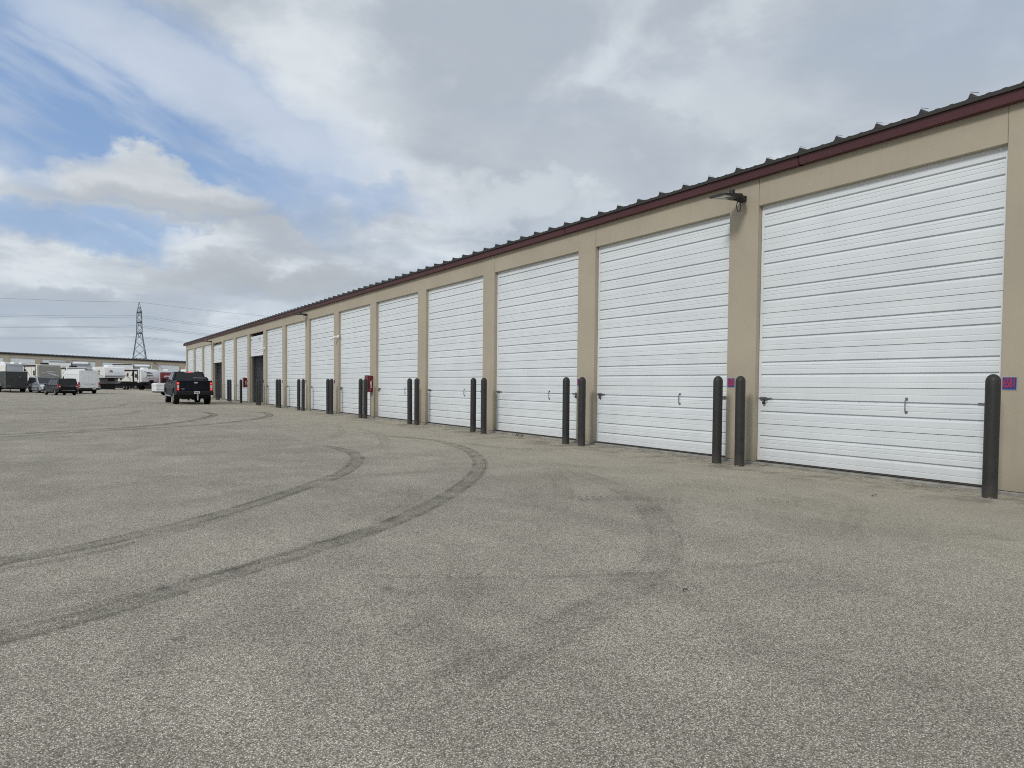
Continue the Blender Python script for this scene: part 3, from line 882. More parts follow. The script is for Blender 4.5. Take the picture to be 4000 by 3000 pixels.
# ---- fire cabinets
for (yc, lab) in ((25.18, 'nearer maroon fire cabinet with FIRE label on the tan pillar'), (47.05, 'farther maroon fire cabinet on the pillar beside the open bay')):
    t = thing('fire_cabinet', lab, 'cabinet', (FX - 0.004, yc, 1.32), 0, 'fire cabinets on the pillars')
    mb = MB(); mb.prism([(-0.20, -0.31), (-0.001, -0.31), (-0.001, 0.31), (-0.20, 0.335)], 'y', -0.16, 0.16); mb.build('case', M_BOX, t, bevel=0.015)
    mb = MB(); mb.prism([(-0.222, -0.325), (-0.203, -0.325), (-0.203, 0.335), (-0.222, 0.335)], 'y', -0.172, 0.172); mb.build('cover', M_BOX, t, bevel=0.008)
    mb = MB(); mb.tube([(-0.222, -0.10, 0.05), (-0.245, -0.10, 0.04), (-0.245, -0.10, -0.06), (-0.222, -0.10, -0.07)], 0.008, 6); mb.build('handle', M_GALV, t)
    # white label on the near side, facing along the wall
    mb = MB(); mb.box(-0.105, -0.050, -0.1625, -0.1595, -0.155, 0.05)
    mb.prism([(-0.118, 0.0), (-0.05, 0.0), (-0.044, 0.06), (-0.05, 0.105), (-0.036, 0.145), (-0.064, 0.125), (-0.086, 0.115), (-0.114, 0.085), (-0.123, 0.04)], 'y', -0.1622, -0.1595)
    lb = mb.build('label', M_WHITE, t)
    for i, ch in enumerate('FIRE'):
        me = text_mesh(ch, 0.055, M_BLACK, 0.9, 0.0008, 0.001)
        for v in me.vertices:
            x_, y_, z_ = v.co
            v.co = (-0.0775 + x_, -0.1632 - z_, 0.045 - i * 0.051 + y_)
        me.update(); link('letter', me, lb)
    mb = MB(); mb.tube([(-0.09, -0.1628, 0.075), (-0.075, -0.1628, 0.06), (-0.058, -0.1628, 0.085), (-0.062, -0.1628, 0.11)], 0.004, 5); mb.build('flame', M_BLACK, lb)
    mb = MB(); mb.box(-0.135, -0.09, -0.1624, -0.1595, -0.232, -0.218); mb.build('maker_tag', M_WHITE, t)

# ---- wall lamps
def wall_lamp(yc, zc, lab):
    t = thing('wall_lamp', lab, 'lamp', (FX - 0.004, yc, zc), 0, 'flat black wall lamps under the eave')
    mb = MB(); mb.prism([(-0.20, -0.040), (-0.0, -0.055), (-0.0, 0.045), (-0.16, 0.040), (-0.20, 0.02)], 'y', -0.06, 0.06); mb.build('bracket', M_LAMP, t, bevel=0.008)
    hd = MB()
    top = [(-0.24, -0.10), (-0.24, 0.10), (-0.36, 0.175), (-0.86, 0.175), (-0.92, 0.12), (-0.92, -0.12), (-0.86, -0.175), (-0.36, -0.175)]
    n_ = len(top)
    vs = [(x_, y_, 0.035 - 0.012 * (abs(x_) - 0.24)) for x_, y_ in top] + [(x_ * 1.0, y_, 0.0 if x_ < -0.3 else -0.03) for x_, y_ in top]
    hd.add(vs, [(i, (i + 1) % n_, n_ + (i + 1) % n_, n_ + i) for i in range(n_)] + [tuple(range(n_)), tuple(range(n_, 2 * n_))[::-1]])
    hd.v = [(x_ * 0.88, y_, z_ + (x_ + 0.24) * 0.10) for x_, y_, z_ in hd.v]
    hd.v = [(x_ + 0.06, y_, z_) for x_, y_, z_ in hd.v]
    h = hd.build('lamp_head', M_LAMP, t, bevel=0.006)
    for a, b in ((-0.13, -0.05), (-0.02, 0.06), (0.09, 0.14)):
        mb = MB(); mb.box(-0.84, -0.42, a, b, -0.012, -0.002); mb.v = [(x_ * 0.88 + 0.06, y_, z_ + (x_ + 0.24) * 0.10) for x_, y_, z_ in mb.v]; mb.build('lens', M_LENS, h)
    mb = MB(); mb.lathe([(0.052, 0.05), (0.052, 0.085), (0.046, 0.09), (0.046, 0.125), (0.03, 0.13)], (-0.32, 0.0, -0.02), 16); mb.build('photocell', M_LAMP, t)
    mb = MB(); mb.tube([(-0.10 + 0.055 * math.sin(a_), 0.03, -0.135 + 0.085 * math.cos(a_)) for a_ in [2 * math.pi * q / 18 for q in range(19)]], 0.0075, 6, cap=False); mb.build('cable_loop', M_LAMP, t)
wall_lamp(yL(1) + WP * 0.50, 4.62, 'nearest flat black wall lamp, high on the pillar left of the closest door')
wall_lamp(yL(7) + WP * 0.5, 4.69, 'middle black wall lamp of three under the long eave')
wall_lamp(yL(13) + WP * 0.45, 4.62, 'farthest small black wall lamp, near the far end of the eave')

# ---- cameras
def sec_cam(yc, zc, lab, rz):
    t = thing('security_camera', lab, 'camera', (FX - 0.004, yc, zc), 0, 'white bullet cameras on the pillars')
    mb = MB(); mb.lathe([(0.075, 0.0), (0.075, -0.02), (0.055, -0.055), (0.03, -0.065)], n=18, axis='x'); mb.build('mount', M_CAMW, t, smooth=True)
    mb = MB(); mb.tube([(-0.055, 0, 0), (-0.12, 0.02, -0.005), (-0.15, 0.05, -0.03)], 0.022, 8); mb.build('arm', M_CAMW, t)
    d = Vector((-0.62, rz, -0.42)).normalized()
    p = Vector((-0.14, 0.04, -0.015))
    mb = MB(); mb.tube([p - d * 0.04, p + d * 0.02, p + d * 0.22], 0.05, 14); bd = mb.build('housing', M_CAMW, t, bevel=0.006)
    mb = MB(); mb.tube([p + d * 0.2205, p + d * 0.232], 0.043, 14); mb.build('lens', M_BLACK, bd)
sec_cam(29.05, 3.36, 'nearest white bullet camera on a tan pillar, aimed down the yard', 0.7)
sec_cam(42.2, 3.37, 'white bullet camera beside the nearer open bay', 0.45)
sec_cam(yL(15) + 0.3, 3.42, 'farthest tiny white camera, near the end of the building', 0.5)

# ------------------------------------------------------------------ far storage building (closes the yard)
FA = -0.11; FSL = -0.03
far = thing('far_storage_building', 'distant tan storage building with white doors closing the yard behind the trailers', 'building', (-12.04, 139.06, 0), FA)
far.rotation_euler = Matrix(((math.cos(FA), -math.sin(FA), 0), (math.sin(FA), math.cos(FA), 0), (0, 0, 1))).to_4x4().to_euler()
far.rotation_euler.rotate_axis('Y', 0.03)
FW2, FH, FE = 0.88, 5.17, 5.75
KA, KB = -5, 11
def far_y(i): return i * S
mb = MB(); mb.box(KA * S, KB * S, 0.5, 0.7, -3.5, FE); mb.build('rear_lining', M_WALL, far)
mb = MB(); mb.box(KA * S, KB * S, 0.71, 12, -3.5, FE - 0.1); mb.build('shell', M_WALL, far)
for i in range(KA, KB):
    mb = MB(); mb.box(i * S - FW2, i * S, -0.0, 0.499, -3.5, FE); mb.build('pillar', M_WALL, far)
    mb = MB(); mb.box(i * S + 0.005, i * S + S - FW2 - 0.005, 0.003, 0.499, FH, FE); mb.build('header_panel', M_WALL, far)
    mb = MB(); mb.box(i * S, i * S + S - FW2, 0.16, 0.2, FH - 4.4, FH + 0.02)
    d = mb.build('roll_up_door', M_GAP, far)
    if -1 <= i <= 8:
        for q in range(4):
            o = link('door_panel', PANEL, d); o.rotation_euler = (0, 0, R(90)); o.scale = (1, (S - FW2) / DW, 1)
            o.location = (i * S + S - FW2, 0.10, FH - 0.02 - (q + 1) * PH)
            o.rotation_euler = (0, 0, R(90))
mb = MB(); mb.box(KA * S - 1, KB * S, -0.16, -0.002, FE - 0.06, FE + 0.075); mb.build('eave_trim', M_ROOF, far)
mb = MB(); mb.prism([(-0.22, FE + 0.08), (6.2, FE + 0.33), (12.4, FE + 0.08), (12.4, FE + 0.14), (6.2, FE + 0.4), (-0.22, FE + 0.14)], 'x', KA * S - 1.1, KB * S + 0.1); rf = mb.build('roof', M_ROOF, far)
rm = MB(); rm.prism([(-0.06, 0), (0.06, 0), (0.025, 0.09), (-0.025, 0.09)], 'y', -0.23, 6.0)
rm.v = [(x, y, z + (y + 0.22) * 0.0389) for x, y, z in rm.v]
rib_me = rm.mesh('roof_rib'); rib_me.materials.append(M_ROOF)
u = -1.2 * S
while u < 8.6 * S:
    link('roof_rib', rib_me, rf, loc=(u, 0, FE + 0.138)); u += 0.611
mb = MB(); mb.prism([(-0.16, -0.04), (0.16, -0.04), (0.08, 0.06), (-0.08, 0.06)], 'y', -0.75, -0.001); mb.v = [(x + 6 * S - FW2 / 2, y, z + FH + 0.22) for x, y, z in mb.v]
fl = mb.build('far_wall_lamp', M_LAMP)
fl.matrix_world = far.matrix_basis.copy()
tag(fl, 'small dark wall lamp on a pillar of the distant storage building', 'lamp')

# ------------------------------------------------------------------ pylon and cables
PX, PY = 31.3, 390.0
py = thing('transmission_pylon', 'grey steel lattice transmission tower standing beyond the far building', 'pylon', (PX, PY, 0))
def half(z):
    if z <= 25.5: return 4.55 + (1.2 - 4.55) * z / 25.5
    if z <= 35.9: return 1.2 + (1.05 - 1.2) * (z - 25.5) / 10.4
    return max(0.06, 1.05 * (41.1 - z) / 5.2)
lv = [0, 7.0, 13.0, 17.3, 21.5, 25.5, 28.2, 30.9, 33.4, 35.9, 38.4, 41.1]
for sx in (-1, 1):
    for sy in (-1, 1):
        mb = MB(); mb.tube([(sx * half(z), sy * half(z), z) for z in lv], 0.16, 5, r1=0.10); mb.build('corner_leg', M_STEEL, py)
mb = MB()
for a, b in zip(lv[:-2], lv[1:-1]):
    for f in range(4):
        def c(s_, z):
            h_ = half(z)
            return [(s_ * h_, -h_, z), (h_, s_ * h_, z), (s_ * h_, h_, z), (-h_, s_ * h_, z)][f]
        mb.tube([c(-1, a), c(1, b)], 0.065, 4); mb.tube([c(1, a), c(-1, b)], 0.065, 4)
mb.build('cross_bracing', M_STEEL, py)
for z in (13.0, 25.5, 30.9, 35.9, 38.4):
    mb = MB(); h_ = half(z)
    mb.tube([(-h_, -h_, z), (h_, -h_, z), (h_, h_, z), (-h_, h_, z), (-h_, -h_, z)], 0.08, 4); mb.build('girt', M_STEEL, py)
for z in (25.5, 30.9, 35.9):
    for s_ in (-1, 1):
        h_ = half(z); mb = MB(); tip = (0, s_ * 5.0, z + 0.1)
        for q in (-1, 1):
            mb.tube([(q * h_, s_ * h_, z - 0.1), tip], 0.10, 4); mb.tube([(q * h_, s_ * h_, z + 0.9), tip], 0.08, 4)
        mb.tube([(-h_ * .55, s_ * (h_ + 1.7), z), (h_ * .55, s_ * (h_ + 1.7), z)], 0.07, 4)
        am = mb.build('cross_arm', M_STEEL, py)
        mb = MB(); mb.tube([(0, s_ * 5.0, z + 0.05), (0, s_ * 5.0, z - 1.9)], 0.09, 6); mb.build('insulator', M_STEEL, am)
WG = 'cables carried by the pylon'
def cable(y, z, lab, zl, zr):
    pts = []
    for x_, z_ in ((-200, zl), (-150, None), (-100, None), (-56, None), (-25, None), (0, z), (20, None), (42, None), (70, None), (100, None), (140, None)):
        pts.append([x_, z_])
    def zz2(x_):
        if x_ <= 0: return z + zl * x_ + 0.00038 * x_ * x_ * 1.2
        return z + zr * x_ + 0.00042 * x_ * x_
    mb = MB(); mb.tube([(PX + p[0], y + (p[0] * 0.02), zz2(p[0])) for p in pts], 0.042, 5)
    tag(mb.build('power_cable', M_WIRE), lab, 'cable', WG)
cable(PY, 41.1, 'thin top earth wire crossing the peak of the pylon', 0.07, -0.075)
for z, nm, zl, zr in ((34.0, 'upper', 0.085, -0.105), (29.0, 'middle', 0.085, -0.10), (23.65, 'lower', 0.085, -0.105)):
    cable(PY - 5.0, z, f'nearer cable of the {nm} pair hung on the pylon', zl, zr)
    cable(PY + 5.0, z, f'farther cable of the {nm} pair hung on the pylon', zl, zr)

# ------------------------------------------------------------------ vehicles
def wheel(parent, x, y, r=0.35, wdt=0.24, side=1, rim=M_RIM, z=None):
    mb = MB(); h_ = wdt / 2
    mb.lathe([(r * 0.62, -h_), (r * 0.93, -h_), (r, -h_ * 0.7), (r, h_ * 0.7), (r * 0.93, h_), (r * 0.62, h_)], (x, y, r if z is None else z), 22, 'x')
    t = mb.build('wheel', M_TYRE, parent)
    mb = MB(); xo = x + side * (h_ - 0.01)
    zc = r if z is None else z
    mb.lathe([(r * 0.60, -0.02 * side), (r * 0.58, 0.012 * side), (r * 0.50, 0.012 * side), (r * 0.47, -0.02 * side)], (xo, y, zc), 20, 'x')
    mb.lathe([(0.07, -0.02 * side), (0.06, 0.02 * side)], (xo, y, zc), 10, 'x')
    for k in range(6):
        a = k * math.pi / 3
        ca, sa = math.cos(a), math.sin(a)
        mb.tube([(xo, y + ca * 0.05, zc + sa * 0.05), (xo, y + ca * r * 0.52, zc + sa * r * 0.52)], 0.022, 5)
    mb.build('rim', rim, t)
    mb = MB(); mb.lathe([(r * 0.60, -0.02), (r * 0.60, 0.02)], (x, y, zc), 18, 'x'); mb.build('hub_disc', M_BLKP, t)
    return t

def arch(cy, r, z0, n=9):
    """points of a wheel arch from rear to front along the sill at z0"""
    return [(cy + r * math.cos(math.pi - math.pi * k / n), z0 + r * 0.98 * math.sin(math.pi * k / n)) for k in range(n + 1)]

def taper(W, z0, z1, amt):
    def f(x, y, z):
        k = max(0, (z - z0) / (z1 - z0))
        return (x * (1 - amt * k), y, z)
    return f

def gh_quads(yb0, yb1, wb, zb, yt0, yt1, wt, zt):
    """eight corners of a tapered cabin; returns rear, front, left, right faces as P00,P10,P11,P01 (outward)"""
    A = {(a, b, c): ((wb if c == 0 else wt) * a, {(0, 0): yb0, (1, 0): yb1, (0, 1): yt0, (1, 1): yt1}[(b, c)], zb if c == 0 else zt) for a in (-1, 1) for b in (0, 1) for c in (0, 1)}
    rear = [A[-1, 0, 0], A[1, 0, 0], A[1, 0, 1], A[-1, 0, 1]]
    front = [A[1, 1, 0], A[-1, 1, 0], A[-1, 1, 1], A[1, 1, 1]]
    left = [A[-1, 1, 0], A[-1, 0, 0], A[-1, 0, 1], A[-1, 1, 1]]
    right = [A[1, 0, 0], A[1, 1, 0], A[1, 1, 1], A[1, 0, 1]]
    vs = [A[-1, 0, 0], A[1, 0, 0], A[1, 1, 0], A[-1, 1, 0], A[-1, 0, 1], A[1, 0, 1], A[1, 1, 1], A[-1, 1, 1]]
    fs = [(0, 3, 2, 1), (4, 5, 6, 7), (0, 1, 5, 4), (1, 2, 6, 5), (2, 3, 7, 6), (3, 0, 4, 7)]
    return vs, fs, rear, front, left, right

# ---- pickup
tk = thing('pickup_truck', 'black crew-cab pickup seen from behind with its brake lamps lit', 'pickup', (6.37, 45.05, 0), 0)
W_ = 1.0
prof = [(-1.18, 0.62)] + arch(0.0, 0.47, 0.52) + arch(3.70, 0.47, 0.52) + [(4.62, 0.55), (4.72, 0.75), (4.70, 1.05), (4.55, 1.22), (3.2, 1.36), (0.95, 1.40), (-1.18, 1.42)]
prof = [(-1.18, 0.62), (-0.62, 0.55)] + prof[1:]
mb = MB(); mb.prism(prof, 'x', -W_, W_); mb.warp(taper(1, 0.9, 1.45, 0.035)); mb.build('body', M_NAVY, tk, bevel=0.05, seg=3)
mb = MB(); mb.box(-0.82, 0.82, -1.05, 4.4, 0.42, 0.72); mb.tube([(-0.85, 0, 0.40), (0.85, 0, 0.40)], 0.08, 8); mb.lathe([(0.02, -0.19), (0.15, -0.12), (0.15, 0.12), (0.02, 0.19)], (0.12, 0, 0.40), 12, 'x'); mb.box(-0.62, -0.2, -0.9, -0.4, 0.30, 0.5); mb.tube([(0.62, -1.15, 0.38), (0.62, -0.3, 0.42)], 0.045, 8); mb.box(-0.25, -0.17, -0.35, -0.2, 0.22, 0.5)
mb.build('chassis', M_BLKP, tk)
vs, fs, rear, front, left, right = gh_quads(0.78, 3.25, 0.965, 1.385, 0.98, 2.42, 0.79, 1.965)
mb = MB(); mb.add(vs, fs); cab = mb.build('cab', M_NAVY, tk, bevel=0.07, seg=3)
mb = MB(); mb.panel(rear, 0.07, 0.93, 0.10, 0.90, 0.012, 0.03); mb.build('rear_window', M_GLASS, cab)
for P_, nm in ((left, 'l'), (right, 'r')):
    for a, b in ((0.10, 0.47), (0.52, 0.88)):
        if nm == 'r': a, b = 1 - b, 1 - a
        mb = MB(); mb.panel(P_, a, b, 0.08, 0.86, 0.012, 0.03); mb.build('side_window', M_GLASS, cab)
mb = MB(); mb.panel(front, 0.06, 0.94, 0.05, 0.95, 0.012, 0.03); mb.build('windscreen', M_GLASS, cab)
mb = MB(); mb.box(-0.27, 0.27, 0.955, 0.985, 1.905, 1.95); bl = mb.build('high_brake_lamp', M_TLC, cab)
mb = MB(); mb.box(-0.10, 0.10, 0.945, 0.957, 1.90, 1.955); mb.build('lit_lens', M_TLON, bl)
for s_ in (-1, 1):
    mb = MB(); mb.prism([(0, 0), (0.10, 0), (0.08, 0.035), (0.02, 0.035)], 'x', -0.05, 0.05); mb.v = [(x + s_ * 0.52, y + 1.1, z + 1.96) for x, y, z in mb.v]; mb.build('roof_marker', M_BLKP, cab)
mb = MB(); mb.prism([(-1.205, 0.80), (-1.165, 0.80), (-1.165, 1.41), (-1.22, 1.41), (-1.225, 1.36), (-1.205, 1.31)], 'x', -0.80, 0.80); tg = mb.build('tailgate', M_NAVY, tk, bevel=0.012)
for z in (1.18, 1.04):
    mb = MB(); mb.box(-0.74, 0.74, -1.213, -1.203, z - 0.006, z + 0.006); mb.build('crease', M_NAVY, tg)
mb = MB(); mb.lathe([(0.11, 0), (0.11, -0.008), (0.1, -0.012)], (0.06, -1.222, 1.285), 20, 'y'); mb.v = [(0.06 + (x - 0.06), y, 1.285 + (z - 1.285) * 0.42) for x, y, z in mb.v]; mb.build('badge', M_CHROME, tg)
mb = MB(); mb.box(-0.72, -0.55, -1.212, -1.204, 0.90, 0.93); mb.build('script_badge', M_CHROME, tg)
for s_ in (-1, 1):
    mb = MB(); mb.box(s_ * 0.815, s_ * 0.972, -1.205, -1.02, 0.82, 1.32); tl = mb.build('tail_lamp', M_TL, tk, bevel=0.012)
    for z0, z1 in ((1.20, 1.30), (0.845, 0.94)):
        mb = MB(); mb.box(s_ * 0.845, s_ * 0.94, -1.225, -1.203, z0, z1); mb.build('lit_lens', M_TLON, tl, bevel=0.008)
    mb = MB(); mb.box(s_ * 0.845, s_ * 0.935, -1.222, -1.203, 0.965, 1.15); mb.build('reverse_lens', M_TLC, tl)
    # tow mirrors on long arms
    mb = MB(); mb.box(s_ * 1.13, s_ * 1.36, 2.55, 2.68, 1.26, 1.58); mr = mb.build('mirror', M_BLKP, tk, bevel=0.04)
    mb = MB(); mb.tube([(s_ * 0.90, 2.62, 1.38), (s_ * 1.15, 2.62, 1.36)], 0.035, 6); mb.tube([(s_ * 0.90, 2.62, 1.50), (s_ * 1.15, 2.62, 1.48)], 0.035, 6); mb.build('mirror_arm', M_BLKP, mr)
    mb = MB(); mb.box(s_ * 1.15, s_ * 1.34, 2.543, 2.551, 1.36, 1.55); mb.build('mirror_glass', M_GLASS, mr)
    mb = MB(); mb.tube([(s_ * 1.02, 0.75, 0.50), (s_ * 1.05, 0.85, 0.48), (s_ * 1.05, 2.9, 0.48), (s_ * 1.02, 3.0, 0.50)], 0.05, 8); mb.build('running_board', M_GALV, tk)
    for y_ in (1.85, 2.55):
        mb = MB(); mb.box(s_ * 0.985, s_ * 1.012, y_ - 0.75, y_ - 0.6, 1.17, 1.21); mb.build('door_handle', M_CHROME, tk)
mb = MB(); mb.prism([(-1.34, 0.56), (-0.95, 0.56), (-0.95, 0.80), (-1.30, 0.80), (-1.36, 0.76)], 'x', -1.0, 1.0); bp_ = mb.build('rear_bumper', M_BLKP, tk, bevel=0.03)
mb = MB(); mb.box(-0.06, 0.25, -1.372, -1.358, 0.635, 0.785); pl = mb.build('number_plate', M_WHITE, tk)
for i in range(7):
    mb = MB(); x_ = -0.028 + i * 0.038; mb.box(x_, x_ + (0.024 if i % 3 else 0.012), -1.376, -1.371, 0.675, 0.735); mb.build('plate_character', M_BLACK, pl)
mb = MB(); mb.tube([(0.12, -1.18, 0.44), (0.12, -1.52, 0.44)], 0.035, 8); mb.tube([(0.12, -1.50, 0.60), (0.12, -1.50, 0.26)], 0.045, 8); mb.lathe([(0.0, 0.0), (0.05, 0.02), (0.06, 0.06), (0.05, 0.10), (0.0, 0.12)], (0.12, -1.5, 0.60), 12); mb.build('tow_hitch', M_GALV, tk)
mb = MB(); mb.tube([(0.30, 0.25, 1.38), (0.32, 0.25, 1.60), (0.72, 0.25, 1.62), (0.86, 0.22, 1.60), (0.93, 0.2, 1.52), (0.94, 0.2, 1.38)], 0.035, 8); mb.tube([(0.05, 0.3, 1.38), (0.12, 0.3, 1.58)], 0.02, 6); mb.build('bed_hoop', M_BLKP, tk)
mb = MB(); mb.tube([(0.1, 0.22, 1.57), (0.9, 0.22, 1.57)], 0.03, 8); mb.build('bed_bar', M_RVD, tk)
for y_ in (0.0, 3.70):
    for s_ in (-1, 1):
        wheel(tk, s_ * 0.86, y_, 0.415, 0.30, s_)
mb = MB(); mb.tube([(1.0, -0.62, 0.62), (1.08, -0.62, 0.62), (1.08, -0.60, 0.55)], 0.04, 6); mb.build('exhaust_tip', M_BLKP, tk)

# ---- minivans
def minivan(name, label, paint, loc, rz, lit=False, scale=1.0, brake=False):
    t = thing(name, label, 'minivan', loc, rz)
    t.scale = (scale,) * 3
    prof = [(-2.52, 0.34)] + arch(-1.55, 0.37, 0.26) + arch(1.50, 0.37, 0.26) + [(2.40, 0.30), (2.58, 0.42), (2.60, 0.62), (2.48, 0.80), (2.2, 0.90), (1.45, 1.02), (-2.42, 1.06), (-2.54, 0.95), (-2.58, 0.55)]
    mb = MB(); mb.prism(prof, 'x', -0.98, 0.98); mb.warp(taper(1, 0.7, 1.1, 0.04))
    mb.v = [(x * (1 - 0.10 * max(0, (abs(y) - 1.9) / 0.7)), y, z) for x, y, z in mb.v]
    mb.build('body', paint, t, bevel=0.07, seg=3)
    vs, fs, rear, front, left, right = gh_quads(-2.50, 1.55, 0.94, 1.0, -2.36, 0.45, 0.80, 1.76)
    mb = MB(); mb.add(vs, fs); c = mb.build('cabin', paint, t, bevel=0.08, seg=3)
    mb = MB(); mb.panel(rear, 0.06, 0.94, 0.06, 0.88, 0.014, 0.03); mb.build('rear_window', M_GLASS, c)
    mb = MB(); mb.panel(front, 0.05, 0.95, 0.05, 0.93, 0.014, 0.03); mb.build('windscreen', M_GLASS, c)
    for P_, nm in ((left, 'l'), (right, 'r')):
        for a, b in ((0.16, 0.42), (0.445, 0.68), (0.70, 0.93)):
            if nm == 'r': a, b = 1 - b, 1 - a
            mb = MB(); mb.panel(P_, a, b, 0.10, 0.82, 0.014, 0.03); mb.build('side_window', M_GLASS, c)
    for s_ in (-1, 1):
        mb = MB(); mb.box(s_ * 0.60, s_ * 0.64, -1.9, 0.2, 1.755, 1.785); mb.build('roof_rail', M_BLKP, c)
        mb = MB(); mb.box(s_ * 0.74, s_ * 0.955, -2.60, -2.36, 0.72, 1.16); tl = mb.build('tail_lamp', M_TL, t, bevel=0.02)
        mb = MB(); mb.box(s_ * 0.74, s_ * 0.86, -2.615, -2.598, 0.86, 0.98); mb.build('reverse_lens', M_TLC, tl)
        mb = MB(); mb.prism([(2.20, 0.66), (2.58, 0.62), (2.56, 0.76), (2.30, 0.88)], 'x', s_ * 0.55, s_ * 0.93); mb.build('headlamp', M_HEAD, t, bevel=0.02)
        mb = MB(); mb.box(s_ * 0.98, s_ * 1.16, 1.02, 1.14, 1.00, 1.15); mb.build('mirror', paint, t, bevel=0.03)
        mb = MB(); mb.box(s_ * 0.972, s_ * 0.984, -1.1, 1.05, 0.52, 0.545); mb.build('side_strip', M_CHROME, t)
        for y_ in (-1.55, 1.50):
            wheel(t, s_ * 0.85, y_, 0.335, 0.22, s_)
    mb = MB(); mb.box(-0.74, 0.74, -2.605, -2.56, 0.965, 0.995); mb.build('chrome_strip', M_CHROME, t)
    mb = MB(); mb.box(-0.62, 0.62, -2.605, -2.55, 0.50, 0.52); mb.build('bumper_strip', M_CHROME, t)
    mb = MB(); mb.box(-0.52, 0.52, 2.55, 2.60, 0.46, 0.72); mb.build('grille', M_BLKP, t)
    mb = MB(); mb.box(-0.8, 0.8, -2.2, 2.2, 0.20, 0.42); mb.tube([(-.8, -1.55, .3), (.8, -1.55, .3)], 0.06, 6); mb.build('underbody', M_BLKP, t)
    return t
def rear_at(x, y, rz, dist):
    """origin of a vehicle whose rear (dist<0) or front (dist>0) end centre stands at x, y; heading = +y turned by rz"""
    return (x + math.sin(rz) * dist, y - math.cos(rz) * dist)
a = R(17)
ox, oy = rear_at(0.21, 74.4, a, -2.55 * 0.87)
minivan('minivan', 'dark minivan with red tail lamps parked facing away, beside the silver minivan', M_DARKV, (ox, oy, 0), a, scale=0.87)
a = R(180 + 16)
ox, oy = rear_at(-1.28, 86.2, a, 2.55 * 0.96)
minivan('minivan', 'silver minivan parked facing the camera between the dark trailer and dark minivan', M_SILVP, (ox, oy, gz(ox, oy)), a, scale=0.96)

# ---- high-roof van
a = R(18)
ox, oy = rear_at(2.03, 82.6, a, -2.9)
vn = thing('cargo_van', 'white high-roof cargo van seen from behind, right of the dark minivan', 'van', (ox, oy, 0), a)
prof = [(-2.90, 0.50)] + arch(-1.75, 0.40, 0.36) + arch(1.95, 0.40, 0.36) + [(2.75, 0.40), (2.92, 0.55), (2.90, 0.95), (2.70, 1.18), (2.15, 1.35), (1.45, 2.05), (0.9, 2.42), (0.2, 2.52), (-2.70, 2.52), (-2.84, 2.44), (-2.92, 1.1)]
mb = MB(); mb.prism(prof, 'x', -1.01, 1.01); mb.warp(lambda x, y, z: (x * (1 - 0.10 * max(0, (z - 1.15) / 1.4) ** 1.3), y, z)); mb.build('body', M_VANW, vn, bevel=0.07, seg=3)
def rearp(x0, x1, z0, z1, nm, m, par, off=0.0, b=0.0):
    mb = MB(); yb = -2.925 - off
    f = lambda z: -2.92 if z < 1.1 else -2.92 + 0.08 * (z - 1.1) / 1.34
    mb.add([(x0, f(z0) - off - 0.008, z0), (x1, f(z0) - off - 0.008, z0), (x1, f(z1) - off - 0.008, z1), (x0, f(z1) - off - 0.008, z1), (x0, f(z0) + .02, z0), (x1, f(z0) + .02, z0), (x1, f(z1) + .02, z1), (x0, f(z1) + .02, z1)],
           [(0, 1, 2, 3), (7, 6, 5, 4), (0, 4, 5, 1), (1, 5, 6, 2), (2, 6, 7, 3), (3, 7, 4, 0)])
    return mb.build(nm, m, par, bevel=b)
for s_ in (-1, 1):
    d = rearp(min(s_ * 0.012, s_ * 0.80), max(s_ * 0.012, s_ * 0.80), 0.62, 2.36, 'rear_door', M_VANW, vn, 0.006, 0.006)
    rearp(min(s_ * 0.06, s_ * 0.74), max(s_ * 0.06, s_ * 0.74), 1.14, 1.98, 'door_pressing', M_VANW, d, 0.014, 0.006)
    rearp(min(s_ * 0.08, s_ * 0.55), max(s_ * 0.08, s_ * 0.55), 0.985, 1.0, 'door_handle', M_RVD if s_ > 0 else M_RVG, d, 0.016)
    mb = MB(); mb.box(s_ * 0.865, s_ * 1.0, -2.945, -2.75, 0.70, 1.20); tl = mb.build('tail_lamp', M_TL, vn, bevel=0.015)
    mb = MB(); mb.box(s_ * 0.88, s_ * 0.985, -2.952, -2.94, 0.80, 0.90); mb.build('reverse_lens', M_TLC, tl)
    mb = MB(); mb.box(s_ * 1.0, s_ * 1.22, 1.75, 1.86, 1.15, 1.55); mb.build('mirror', M_BLKP, vn, bevel=0.03)
    mb = MB(); mb.prism([(1.15, 1.22), (2.05, 1.22), (1.50, 1.85), (1.15, 1.85)], 'x', s_ * 0.985, s_ * 1.006); mb.warp(lambda x, y, z: (x * (1 - 0.085 * max(0, (z - 1.15) / 1.4)), y, z)); mb.build('side_window', M_GLASS, vn)
    for z in (1.25, 2.02):
        mb = MB(); mb.box(s_ * 0.93, s_ * (1.012 - (z - 1.2) * 0.065), -2.5, 0.9, z - 0.012, z + 0.012); mb.build('side_pressing', M_RVG, vn)
    for y_ in (-1.75, 1.95):
        wheel(vn, s_ * 0.86, y_, 0.35, 0.24, s_, M_RVD)
mb = MB(); mb.prism([(-3.05, 0.42), (-2.75, 0.42), (-2.75, 0.60), (-3.02, 0.60)], 'x', -1.0, 1.0); mb.build('rear_bumper', M_BLKP, vn, bevel=0.03)
mb = MB(); mb.box(0.28, 0.60, -3.062, -3.048, 0.47, 0.58); mb.build('number_plate', M_WHITE, vn)
mb = MB(); mb.box(-0.36, 0.36, -2.90, -2.72, 2.47, 2.53); mb.build('high_brake_lamp', M_BLACK, vn, bevel=0.02)
mb = MB(); mb.box(-0.8, 0.8, -2.5, 2.5, 0.26, 0.5); mb.build('underbody', M_BLKP, vn)
